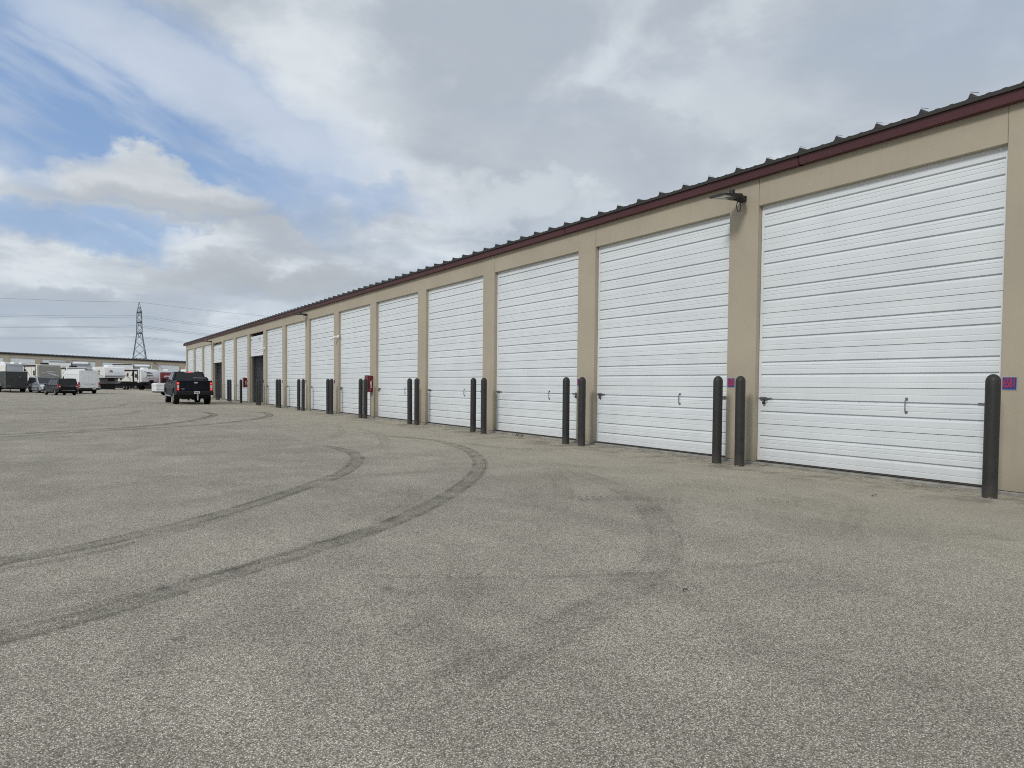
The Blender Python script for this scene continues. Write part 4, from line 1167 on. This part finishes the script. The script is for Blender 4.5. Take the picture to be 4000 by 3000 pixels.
mb = MB(); mb.box(0.42, 0.56, -2.945, -2.932, 0.67, 0.70); mb.build('badge', M_RVD, vn)

# ---- dark enclosed cargo trailer
a = R(17)
ox, oy = rear_at(-4.33, 88.5, a, -2.1)
ct = thing('cargo_trailer', 'charcoal enclosed cargo trailer cut off by the left edge of the view', 'trailer', (ox, oy, gz(ox, oy)), a)
mb = MB(); mb.prism([(-2.1, 0.42), (2.1, 0.42), (2.5, 1.0), (2.4, 2.16), (-2.1, 2.16)], 'x', -0.98, 0.98); mb.build('body', M_CARGO, ct, bevel=0.02)
mb = MB(); mb.box(-1.0, 1.0, -2.12, 2.35, 2.161, 2.215); mb.build('roof', M_RVG, ct, bevel=0.01)
mb = MB(); mb.box(-0.93, 0.93, -2.125, -2.101, 0.46, 2.08); rd = mb.build('ramp_door', M_CARGO, ct, bevel=0.006)
for s_ in (-1, 1):
    for z in (0.62, 1.0, 1.7):
        mb = MB(); mb.box(s_ * 0.90, s_ * 1.0, -2.14, -2.127, z - 0.03, z + 0.03); mb.build('hinge', M_GALV, rd)
    mb = MB(); mb.box(s_ * 0.955, s_ * 0.995, -2.14, -2.10, 0.43, 2.14); mb.build('corner_post', M_FADE if s_ < 0 else M_CARGO, ct)
    mb = MB(); mb.prism([(-0.85, 0.62), (-0.70, 0.92), (0.70, 0.92), (0.85, 0.62), (0.62, 0.62), (0.52, 0.78), (-0.52, 0.78), (-0.62, 0.62)], 'x', s_ * 0.985, s_ * 1.22); mb.build('mudguard', M_FADE, ct)
    for y_ in (-0.40, 0.40): wheel(ct, s_ * 1.09, y_, 0.33, 0.2, s_, M_RVD)
mb = MB(); mb.tube([(0, 2.3, 0.42), (0, 3.6, 0.42)], 0.06, 6); mb.tube([(0, 3.2, 0.42), (0, 3.2, 0.02)], 0.04, 6); mb.build('drawbar', M_BLKP, ct)
mb = MB(); mb.box(-0.85, 0.85, -2.05, 1.9, 0.30, 0.42); mb.box(-0.95, 0.9, -2.14, -2.05, 0.36, 0.44); mb.tube([(-0.5, -1.9, .3), (-0.5, -1.9, .12)], .04, 6); mb.build('chassis', M_BLKP, ct)
for x_ in (-0.45, 0.45):
    mb = MB(); mb.box(x_ - 0.12, x_ + 0.12, -2.145, -2.127, 1.25, 1.29); mb.build('door_latch', M_BLKP, rd)
mb = MB(); mb.box(0.28, 0.38, -2.14, -2.127, 1.62, 1.66); mb.build('lock_plate', M_GALV, rd)
mb = MB(); mb.tube([(-0.8, -2.13, 0.62), (-0.7, -2.13, 0.70), (-0.6, -2.13, 0.62), (-0.5, -2.13, 0.64)], 0.012, 5); mb.build('badge', M_RVG, rd)

# ---- caravans
def ac_unit(par, y, z, m, l=0.95, wd=0.7, h=0.27, x=0.0):
    mb = MB(); mb.prism([(y - l / 2, z - 0.01), (y + l / 2, z - 0.01), (y + l / 2 - 0.06, z + h * 0.8), (y + l / 2 - 0.15, z + h), (y - l / 2 + 0.08, z + h), (y - l / 2, z + h * 0.7)], 'x', x - wd / 2, x + wd / 2)
    return mb.build('roof_air_conditioner', m, par, bevel=0.03)

def caravan(name, label, ref, rz, L, W, H, zb, body, cap, front_end=True, lean=0.45, side_rows=(), acs=(), wheels=(), awning=None, door=None, cap_top=None, skirt=M_BLKP, frame=True, cat='travel trailer', edge=M_BLKP):
    """travel trailer; y forward, ref = ground spot below the middle of the front face (front_end) or rear face"""
    ox, oy = rear_at(ref[0], ref[1], rz, L / 2 if front_end else -L / 2)
    t = thing(name, label, cat, (ox, oy, gz(ox, oy) if len(ref) < 3 else ref[2]), rz)
    h = W / 2
    mb = MB(); mb.prism([(-L / 2, zb), (L / 2 - lean, zb), (L / 2 - lean, H - 0.04), (L / 2 - lean - 0.25, H), (-L / 2 + 0.2, H), (-L / 2, H - 0.12)], 'x', -h, h); mb.build('body', body, t, bevel=0.025)
    mb = MB(); mb.prism([(L / 2 - lean + 0.002, zb), (L / 2 - 0.05, zb), (L / 2, zb + 0.12), (L / 2 - 0.02, zb + (H - zb) * 0.35), (L / 2 - lean * 0.55, H - 0.28), (L / 2 - lean * 0.8, H - 0.08), (L / 2 - lean + 0.002, H - 0.03)], 'x', -h + 0.005, h - 0.005)
    c = mb.build('front_cap', cap, t, bevel=0.06, seg=3)
    for s_ in (-1, 1):
        mb = MB(); mb.tube([(s_ * (h + 0.004), L / 2 - lean, zb), (s_ * (h + 0.004), L / 2 - lean, H - 0.05)], 0.022, 5); mb.build('edge_moulding', edge, t)
        mb = MB(); mb.box(s_ * (h - 0.35), s_ * (h - 0.25), L / 2 - lean * 0.72, L / 2 - lean * 0.6, H - 0.24, H - 0.20); mb.build('marker_lamp', M_BLKP, c)
    if frame:
        mb = MB(); mb.box(-h * 0.72, h * 0.72, -L / 2 + 0.3, L / 2 - 0.2, zb - 0.32, zb - 0.002); mb.box(-h * 0.9, h * 0.9, L / 2 - lean - 0.5, L / 2 - 0.1, zb - 0.25, zb - 0.003)
        mb.tube([(-0.5, L / 2 - 0.2, zb - 0.2), (0, L / 2 + 1.1, zb - 0.25)], 0.05, 6); mb.tube([(0.5, L / 2 - 0.2, zb - 0.2), (0, L / 2 + 1.1, zb - 0.25)], 0.05, 6); mb.build('chassis', M_BLKP, t)
        mb = MB(); mb.tube([(0, L / 2 + 0.85, zb), (0, L / 2 + 0.85, 0.02)], 0.045, 8); mb.lathe([(0.14, 0), (0.12, 0.04)], (0, L / 2 + .85, 0.0), 12); mb.build('tongue_jack', M_BLKP, t)
        for s_ in (-0.16, 0.16):
            mb = MB(); mb.lathe([(0.03, 0.0), (0.14, 0.05), (0.15, 0.12), (0.15, 0.42), (0.12, 0.5), (0.03, 0.54)], (s_, L / 2 + 0.32, zb - 0.2), 14); mb.build('gas_bottle', M_BLKP, t)
        for s_ in (-1, 1):
            mb = MB(); mb.tube([(s_ * h * 0.8, L / 2 - 0.7, zb - 0.1), (s_ * h * 0.8, L / 2 - 0.7, 0.02)], 0.04, 6); mb.box(s_ * h * 0.8 - 0.1, s_ * h * 0.8 + 0.1, L / 2 - 0.8, L / 2 - 0.6, 0.0, 0.05); mb.build('stabiliser_leg', M_BLKP, t)
    for y_ in wheels:
        for s_ in (-1, 1): wheel(t, s_ * (h - 0.14), y_, 0.34, 0.22, s_)
    for (y_, m_) in acs: ac_unit(t, y_, H, m_)
    for (sd, y0, y1, z0, z1, m_, nm) in side_rows:
        mb = MB(); mb.box(sd * (h - 0.01), sd * (h + 0.018), y0, y1, z0, z1); mb.build(nm, m_, t, bevel=0.004)
    if awning:
        sd, y0, y1, z, m_ = awning
        mb = MB(); mb.tube([(sd * (h + 0.10), y0, z), (sd * (h + 0.10), y1, z)], 0.085, 10); aw = mb.build('awning', m_, t)
        for yy in (y0 + 0.06, y1 - 0.06):
            mb = MB(); mb.box(sd * (h + 0.02), sd * (h + 0.07), yy - 0.05, yy + 0.05, zb + 0.3, z + 0.05); mb.build('awning_arm', M_BLKP, aw)
    if door:
        sd, y0, y1, z0, z1 = door
        mb = MB(); mb.box(sd * (h - 0.01), sd * (h + 0.03), y0, y1, z0, z1); d = mb.build('door', body, t, bevel=0.006)
        mb = MB(); mb.box(sd * (h + 0.02), sd * (h + 0.036), y0 + 0.2, y1 - 0.18, z0 + (z1 - z0) * 0.52, z1 - 0.18); mb.build('door_window', M_GLASS2, d)
        mb = MB(); mb.box(sd * (h + 0.03), sd * (h + 0.06), y0 + 0.06, y0 + 0.14, z0 + 0.85, z0 + 1.0); mb.build('door_handle', M_BLKP, d)
    return t
def cap_curve(t, L, W, pts, r, m, name='swoosh', lean=0.45, zb=0.6, H=3.0, proud=0.012):
    """graphic drawn on the front cap: (x, z) points as a thin raised strip"""
    def yf(z):
        z1 = zb + (H - zb) * 0.35
        if z <= z1: return L / 2 - 0.02 * (z - zb) / (z1 - zb)
        return L / 2 - 0.02 + (-(lean * 0.55) + 0.02) * (z - z1) / (H - 0.28 - z1)
    mb = MB()
    n_ = len(pts); vs = []
    for i, (x, z) in enumerate(pts):
        a_ = Vector(pts[min(i + 1, n_ - 1)]) - Vector(pts[max(i - 1, 0)])
        nn = Vector((-a_.y, a_.x)).normalized()
        rr = r * (0.25 + 0.75 * math.sin(math.pi * (i + 0.5) / n_))
        for s_ in (-1, 1):
            q = Vector((x, z)) + nn * rr * s_
            vs += [(q.x, yf(q.y) + proud, q.y), (q.x, yf(q.y) - 0.01, q.y)]
    fs = []
    for i in range(n_ - 1):
        o = i * 4
        fs += [(o, o + 2, o + 6, o + 4), (o, o + 4, o + 5, o + 1), (o + 2, o + 3, o + 7, o + 6)]
    mb.add(vs, fs)
    return mb.build(name, m, t)

LX = -1  # image-left side of a trailer that faces the camera is its own right side (+x)
# tan trailer, front towards the camera
aT = R(180 + 17)
def tan_trailer(label, ref):
    L, W, H = 6.2, 2.4, 2.85
    t = caravan('travel_trailer', label, ref, aT, L, W, H, 0.62, M_RVC, M_TAUPE, lean=0.5,
        side_rows=[(1, 0.9, 1.45, 1.5, 2.1, M_GLASS2, 'window'), (1, -2.5, -2.0, 1.75, 2.3, M_GLASS2, 'window'), (1, 0.15, 0.2, 0.9, 2.5, M_TAUPE, 'graphic_stripe'), (1, -2.6, 2.3, 0.63, 0.80, M_TAUPE, 'skirt_band'), (1, -2.7, -2.45, 2.3, 2.4, M_TAUPE, 'graphic_stripe')],
        acs=[(0.9, M_BLKP)], wheels=(-0.9, -0.15), awning=(1, -2.6, 1.9, H - 0.12, M_BLKP), door=(1, 1.55, 2.15, 0.72, 2.5))
    for pts in ([(0.9, 1.9), (0.4, 1.86), (-0.1, 1.70), (-0.6, 1.48)], [(0.55, 1.88), (0.0, 1.80), (-0.5, 1.62), (-0.95, 1.42)]):
        cap_curve(t, L, W, pts, 0.05, M_RVG, 'swoosh', 0.5, 0.62, H)
    cap_curve(t, L, W, [(0.45, 2.02), (0.1, 2.0), (-0.35, 1.97), (-0.8, 1.95)], 0.035, M_RVG, 'script_lettering', 0.5, 0.62, H)
    mb = MB()
    for q in range(3): mb.tube([(1.212, -1.9 + q * .5, 2.3 - q * .25), (1.212, -1.2 + q * .5, 1.9 - q * .3), (1.212, -0.6 + q * .6, 1.6 - q * .3)], 0.035, 5)
    mb.build('side_graphic', M_RVD, t)
    return t
tan_trailer('travel trailer with taupe front cap and pale swoosh, behind the silver minivan', (-1.55, 101.5))
tan_trailer('travel trailer with black roof unit half hidden behind the white van', (1.55, 112.0))

# white trailer with the bird emblem
aJ = R(180 + 22)
L, W, H = 7.0, 2.55, 2.95
jt = caravan('travel_trailer', 'white travel trailer with black bird emblem and Jayco lettering on its front', (10.1, 109.5), aJ, L, W, H, 1.12, M_RVC, M_RVW, lean=0.5,
    side_rows=[(1, 1.75, 2.35, 1.75, 2.30, M_GLASS2, 'window'), (1, -0.55, -0.05, 1.95, 2.4, M_GLASS2, 'window'), (1, -1.6, -1.3, 2.15, 2.35, M_GLASS2, 'window'), (1, -2.5, -2.0, 1.35, 1.8, M_GLASS2, 'hatch'), (1, -3.4, 2.9, 1.13, 1.26, M_RVD, 'skirt_band')],
    acs=[(1.8, M_RVW)], wheels=(-1.5, -0.75), awning=(1, -3.2, 2.6, H - 0.14, M_BLKP), door=(1, 0.75, 1.35, 1.16, 2.66))
mb = MB(); mb.box(1.29, 1.46, 1.45, 1.54, 0.62, 2.8); mb.build('awning_post', M_BLKP, jt)
mb = MB(); mb.box(1.27, 1.31, 2.62, 2.98, 1.05, 1.5); mb.build('storage_hatch', M_RVW, jt)
for off in (0.0, 0.28):
    mb = MB(); mb.tube([(1.28, -2.9 + off, 2.55 - off * .5), (1.28, -1.6 + off, 2.35 - off * .6), (1.28, -0.3 + off, 1.9 - off * .6), (1.28, 0.7, 1.55 - off)], 0.04, 5); mb.build('side_graphic', M_RVD, jt)
    mb = MB(); mb.tube([(1.28, 1.5, 2.4 - off * 1.6), (1.28, 2.2, 2.2 - off * 1.6), (1.28, 2.9, 1.75 - off * 1.3)], 0.035, 5); mb.build('side_graphic', M_RVD, jt)
kw = dict(lean=0.5, zb=1.12, H=H)
cap_curve(jt, L, W, [(0.72, 2.63), (0.5, 2.56), (0.25, 2.44), (0.05, 2.40), (-0.15, 2.42)], 0.04, M_BLACK, 'bird_emblem', **kw)
cap_curve(jt, L, W, [(0.42, 2.44), (0.2, 2.52), (-0.05, 2.55), (-0.25, 2.44), (-0.42, 2.38)], 0.035, M_BLACK, 'bird_emblem', **kw)
cap_curve(jt, L, W, [(0.4, 2.40), (0.1, 2.32), (-0.2, 2.33), (-0.45, 2.40)], 0.03, M_BLACK, 'bird_emblem', **kw)
cap_curve(jt, L, W, [(0.72, 1.86), (0.45, 1.75), (0.1, 1.70), (-0.25, 1.72), (-0.62, 1.84)], 0.035, M_RVD, 'swoosh', **kw)
me = text_mesh('Jayco', 0.42, M_BLACK, 1.05, 0.004, 0.014)
for v in me.vertices:
    x_, y_, z_ = v.co
    zz_ = 2.10 + y_
    yf = L / 2 - 0.02 + (-(0.5 * 0.55) + 0.02) * (zz_ - (1.12 + (H - 1.12) * .35)) / (H - 0.28 - (1.12 + (H - 1.12) * .35))
    v.co = (-x_ - 0.02 - y_ * 0.12, yf + 0.014 + z_, zz_)
me.update(); link('lettering', me, jt)

# fifth-wheel trailer with raised nose
aF = R(180 + 18)
L, W = 9.0, 2.5
ox, oy = rear_at(5.42, 103.5, aF, L / 2)
fz = gz(ox + 1, oy - 3)
ft = thing('fifth_wheel_trailer', 'cream fifth-wheel trailer with round red emblem on its raised nose, right of the white van', 'travel trailer', (ox, oy, fz), aF)
h = W / 2
mb = MB(); mb.prism([(-L / 2, 0.75), (L / 2 - 2.3, 0.75), (L / 2 - 2.3, 1.55), (L / 2 - 0.35, 1.55), (L / 2 - 0.35, 2.98), (L / 2 - 2.6, 3.0), (L / 2 - 4.3, 2.72), (-L / 2, 2.72)], 'x', -h, h); mb.build('body', M_RVC, ft, bevel=0.03)
mb = MB(); mb.prism([(L / 2 - 0.348, 1.55), (L / 2 - 0.05, 1.55), (L / 2, 1.7), (L / 2 - 0.06, 2.3), (L / 2 - 0.2, 2.85), (L / 2 - 0.348, 2.98)], 'x', -h + 0.01, h - 0.01); nc = mb.build('nose_cap', M_RVW, ft, bevel=0.05, seg=3)
mb = MB(); mb.prism([(L / 2 + 0.006, 1.62), (L / 2 + 0.012, 1.62), (L / 2 + 0.006, 1.95), (L / 2 - 0.02, 1.95)], 'x', -h + 0.05, h - 0.05); mb.build('grey_band', M_RVG, nc)
mb = MB(); mb.box(-h + 0.04, h - 0.04, L / 2 - 0.02, L / 2 + 0.016, 1.68, 1.74); mb.build('dark_stripe', M_BLKP, nc)
mb = MB(); mb.lathe([(0.20, 0.0), (0.20, 0.02), (0.13, 0.022)], (0.42, L / 2 - 0.075, 2.38), 20, 'y'); em = mb.build('round_emblem', M_EMB, nc)
mb = MB(); mb.lathe([(0.13, 0.0), (0.13, 0.012)], (0.42, L / 2 - 0.052, 2.38), 20, 'y'); mb.build('emblem_ring', M_RVG, em)
mb = MB(); mb.lathe([(0.06, 0.0), (0.06, 0.012)], (0.42, L / 2 - 0.04, 2.38), 14, 'y'); mb.build('emblem_centre', M_EMB, em)
mb = MB(); mb.box(-0.62, 0.12, L / 2 - 0.08, L / 2 - 0.04, 2.17, 2.22); mb.build('script_lettering', M_RVG, nc)
mb = MB(); mb.box(-h + 0.02, h - 0.02, L / 2 - 2.302, L / 2 - 2.25, 0.76, 1.54); mb.build('lower_front_panel', M_RVD, ft)
mb = MB(); mb.box(-h + 0.05, h - 0.05, L / 2 - 2.2, L / 2 - 0.3, 1.46, 1.548); mb.box(-0.3, 0.3, L / 2 - 1.4, L / 2 - 0.9, 1.1, 1.46); mb.build('pin_box', M_BLKP, ft)
for s_ in (-1, 1):
    mb = MB(); mb.box(s_ * 0.95 - 0.06, s_ * 0.95 + 0.06, L / 2 - 2.7, L / 2 - 2.55, 0.03, 0.75); mb.box(s_ * 0.95 - 0.16, s_ * 0.95 + 0.16, L / 2 - 2.8, L / 2 - 2.45, 0.0, 0.05); mb.build('landing_leg', M_BLKP, ft)
    for y_ in (-1.6, -0.7): wheel(ft, s_ * 1.1, y_, 0.38, 0.24, s_)
    for z0 in (1.70, 2.02):
        mb = MB(); mb.box(s_ * (h - 0.01), s_ * (h + 0.02), L / 2 - 2.15, L / 2 - 1.55, z0 + 0.25, z0 + 0.50); mb.build('window', M_GLASS2, ft)
    for z0 in (1.66, 1.85):
        mb = MB(); mb.box(s_ * (h - 0.01), s_ * (h + 0.012), -L / 2 + 0.2, L / 2 - 0.4, z0, z0 + 0.04); mb.build('side_stripe', M_RVD, ft)
mb = MB(); mb.box(-1.0, 1.0, -L / 2 + 0.2, L / 2 - 2.3, 0.5, 0.748); mb.box(-0.85, 0.85, L / 2 - 2.45, L / 2 - 2.2, 0.04, 0.74); mb.build('chassis', M_BLKP, ft)
mb = MB(); mb.tube([(h + 0.1, -L / 2 + 1.0, 2.62), (h + 0.1, L / 2 - 2.3, 2.66)], 0.08, 8); mb.build('awning', M_RVC, ft)
ac_unit(ft, L / 2 - 2.0, 2.98, M_RVW, 1.2)
ac_unit(ft, -1.5, 2.72, M_RVW, 0.9)

# tall side-on trailers with slide-out and awning, in front of the far building
def side_trailer(label, x0, x1, y, top, slide):
    L = x1 - x0; W = 2.5; H = top
    t = thing('travel_trailer', label, 'travel trailer', ((x0 + x1) / 2, y + W / 2, 0), R(-96.3))
    h = W / 2
    # right side (+x local) faces the camera when heading to +x of the world
    mb = MB(); mb.prism([(-L / 2, 1.0), (L / 2 - 0.3, 1.0), (L / 2, 1.6), (L / 2 - 0.1, H - 0.2), (L / 2 - 0.4, H), (-L / 2, H)], 'x', -h, h); mb.build('body', M_RVG, t, bevel=0.04)
    sl = slide * L - L / 2
    mb = MB(); mb.box(h - 0.02, h + 0.55, -L / 2 + 0.05, sl, 1.4, H - 0.12); s = mb.build('slide_out', M_RVW, t, bevel=0.02)
    mb = MB(); mb.tube([(h + 0.5, -L / 2 + 0.12, H - 0.06), (h + 0.5, sl - 0.06, H - 0.06)], 0.075, 8); mb.build('topper_roll', M_BLKP, s)
    mb = MB(); mb.box(h + 0.551, h + 0.565, sl - 1.15, sl - 0.62, H - 1.35, H - 0.75); wn = mb.build('window_frame', M_RVD, s)
    mb = MB(); mb.box(h + 0.566, h + 0.572, sl - 1.07, sl - 0.70, H - 1.35, H - 0.84); mb.build('pane', M_RVW, wn)
    mb = MB(); mb.tube([(h + 0.14, sl + 0.15, H - 0.2), (h + 0.14, L / 2 - 0.25, H - 0.2)], 0.17, 12); aw = mb.build('awning', M_RVW, t)
    for yy in (sl + 0.12, L / 2 - 0.18):
        mb = MB(); mb.box(h + 0.0, h + 0.30, yy - 0.09, yy + 0.09, H - 0.42, H - 0.02); mb.build('awning_bracket', M_RVD, aw)
    mb = MB(); mb.box(-1, 1, -L / 2 + 0.3, L / 2 - 0.5, 0.6, 0.998); mb.build('chassis', M_BLKP, t)
    for y_ in (-0.5, 0.5):
        for s_ in (-1, 1): wheel(t, s_ * 1.05, y_, 0.38, 0.24, s_)
    return t
side_trailer('tall white trailer with slide-out and rolled awning behind the white van', -2.05, 3.55, 129.5, 4.32, 0.53)
side_trailer('tall white trailer with rolled awning behind the white trailer with the bird emblem', 6.4, 12.1, 127.6, 4.08, 0.53)

# white trailer at the far left edge
caravan('travel_trailer', 'white travel trailer with roof units at the left edge, behind the charcoal trailer', (-8.15, 121.0), R(180 - 40), 7.5, 2.5, 3.15, 0.75, M_RVG, M_RVC, lean=0.25,
    side_rows=[(-1, 0.6, 2.6, 1.55, 2.15, M_GLASS2, 'window'), (-1, -3.2, -0.4, 2.35, 2.45, M_RVD, 'graphic_stripe'), (-1, -3.2, 3.0, 2.80, 2.88, M_RVD, 'graphic_stripe')],
    acs=[(2.4, M_RVW), (0.8, M_RVC), (-0.5, M_RVC)], wheels=(-0.9, 0.0))
# red box trailer
a = R(180 - 8)
rd_ = caravan('box_trailer', 'barn red box trailer with white door trim behind the pickup', (12.35, 105.5), a, 5.0, 2.75, 2.62, 0.55, M_REDSH, M_REDSH, lean=0.08, acs=(), wheels=(-0.4, 0.4), edge=M_REDSH, cat='trailer')
mb = MB(); y_ = 2.5
mb.box(0.25, 0.95, y_ - 0.012, y_ + 0.02, 2.06, 2.16); mb.box(0.25, 0.33, y_ - 0.012, y_ + 0.02, 0.75, 2.06); mb.box(0.87, 0.95, y_ - 0.012, y_ + 0.02, 0.75, 2.06); mb.v = [(x - 0.1, y, z) for x, y, z in mb.v]
mb.build('door_trim', M_RVW, rd_)
mb = MB(); mb.box(-1.35, 1.35, -2.45, 2.43, 2.621, 2.70); mb.build('roof', M_RVG, rd_)
# further trailers partly hidden on the right
caravan('travel_trailer', 'grey travel trailer showing only its edge behind the barn red trailer', (12.95, 118.0), R(180 - 8), 7.0, 2.6, 3.05, 0.7, M_RVG, M_RVG, lean=0.3, side_rows=[(1, 2.2, 2.9, 1.3, 2.3, M_GLASS2, 'window')], acs=[(2.2, M_RVC), (0.2, M_RVW)], wheels=(-0.4, 0.4))
caravan('travel_trailer', 'white travel trailer almost hidden behind the pickup roof', (15.9, 121.0), R(180 - 8), 7.0, 2.6, 3.2, 0.7, M_RVW, M_RVW, lean=0.35, acs=[(2.4, M_RVW), (0.4, M_RVW)], wheels=(-0.4, 0.4))

# folded pop-up camper
pc = thing('popup_camper', 'low white folded camper on small wheels, half hidden behind the pickup', 'camper', (8.55, 74.9, 0), R(-84))
mb = MB(); mb.prism([(-1.35, 0.38), (1.30, 0.38), (1.36, 0.44), (1.34, 0.92), (-1.35, 0.92)], 'x', -0.95, 0.95); bd = mb.build('body', M_RVW, pc, bevel=0.02)
mb = MB(); mb.prism([(-1.37, 0.925), (1.35, 0.925), (1.30, 1.08), (1.15, 1.16), (-1.15, 1.20), (-1.37, 1.12)], 'x', -0.98, 0.98); mb.build('roof', M_RVW, pc, bevel=0.03)
for s_ in (-1, 1):
    mb = MB(); mb.box(s_ * 0.945, s_ * 0.955, -1.33, 1.33, 0.56, 0.585); mb.build('trim_strip', M_RVD, bd)
    mb = MB(); mb.box(s_ * 0.945, s_ * 0.96, 0.30, 0.32, 0.60, 0.90); mb.box(s_ * 0.945, s_ * 0.96, -1.2, -1.18, 0.6, 0.9); mb.build('door_seam', M_RVG, bd)
    mb = MB(); mb.box(s_ * 0.95, s_ * 0.975, 0.10, 0.22, 0.80, 0.86); mb.build('door_handle', M_BLKP, bd)
    mb = MB(); mb.box(s_ * 0.945, s_ * 0.962, 0.75, 1.05, 0.80, 0.83); mb.build('script_lettering', M_RVG, bd)
    wheel(pc, s_ * 0.86, -0.30, 0.26, 0.17, s_, M_RVW)
mb = MB(); mb.box(-0.9, 0.9, -1.3, 1.3, 0.26, 0.378); mb.tube([(0, 1.2, 0.3), (0, 2.3, 0.33)], 0.05, 6); mb.tube([(0, 2.1, 0.4), (0, 2.1, 0.02)], 0.035, 6); mb.build('chassis', M_BLKP, pc)

# ------------------------------------------------------------------ small litter
rng = random.Random(3)
mb = MB()
for i in range(2200):
    near = rng.random()
    if near < 0.9:
        x = FX - 0.05 - abs(rng.gauss(0, 0.16)); y = rng.uniform(0.5, 30)
    else:
        q_ = rng.choice(BY[:9]); a_ = rng.uniform(0, 6.28); d_ = 0.09 + abs(rng.gauss(0, 0.06)); x = bx + d_ * math.cos(a_); y = q_ + d_ * math.sin(a_)
    s_ = rng.uniform(0.005, 0.013) * (2.0 if rng.random() < 0.05 else 1)
    vs = []
    for dx_, dy_, dz_ in ((1, 0, 0), (-1, 0, 0), (0, 1, 0), (0, -1, 0), (0, 0, 1), (0, 0, -1)):
        k_ = s_ * rng.uniform(0.7, 1.2)
        vs.append((x + dx_ * k_, y + dy_ * k_, 0.004 + s_ * 0.5 + dz_ * k_ * 0.7))
    mb.add(vs, [(0, 2, 4), (2, 1, 4), (1, 3, 4), (3, 0, 4), (2, 0, 5), (1, 2, 5), (3, 1, 5), (0, 3, 5)])
gv = mb.build('loose_gravel', M_GRAV)
gv['kind'] = 'stuff'
gv['label'] = 'loose pale stone chippings scattered along the kerb'
for (x, y, a, l, lab) in ((3.36, 3.05, 0.3, 0.06, 'short dark twig lying on the open asphalt in the foreground'), (8.35, 4.55, 0.15, 0.16, 'dark twig on the asphalt below the nearest door')):
    mb = MB(); mb.tube([(-l / 2, 0, 0.012), (0, 0.008, 0.016), (l / 2, -0.004, 0.012)], 0.004, 6)
    o = mb.build('twig', M_TWIG); o.location = (x, y, 0); o.rotation_euler = (0, 0, a)
    tag(o, lab, 'twig')
wd = thing('weed', 'small green weed growing at the foot of the third door', 'weed', (FX - 0.06, 14.6, 0))
for q in range(2):
    mb = MB()
    for i in range(12):
        a = rng.uniform(0, 6.28); l = rng.uniform(0.03, 0.08); tz = rng.uniform(0.01, 0.08)
        d = Vector((math.cos(a), math.sin(a), 0)); p = Vector((rng.uniform(-.04, .04), q * 0.25 + rng.uniform(-.05, .05), 0))
        s_ = Vector((-d.y, d.x, 0)) * 0.012
        mb.add([p - s_ * .4, p + s_ * .4, p + d * l * .5 + s_ + Vector((0, 0, tz)), p + d * l + Vector((0, 0, tz * 1.1)), p + d * l * .5 - s_ + Vector((0, 0, tz))], [(0, 1, 2, 3, 4)])
    mb.build('leaf_tuft', M_LEAF, wd)
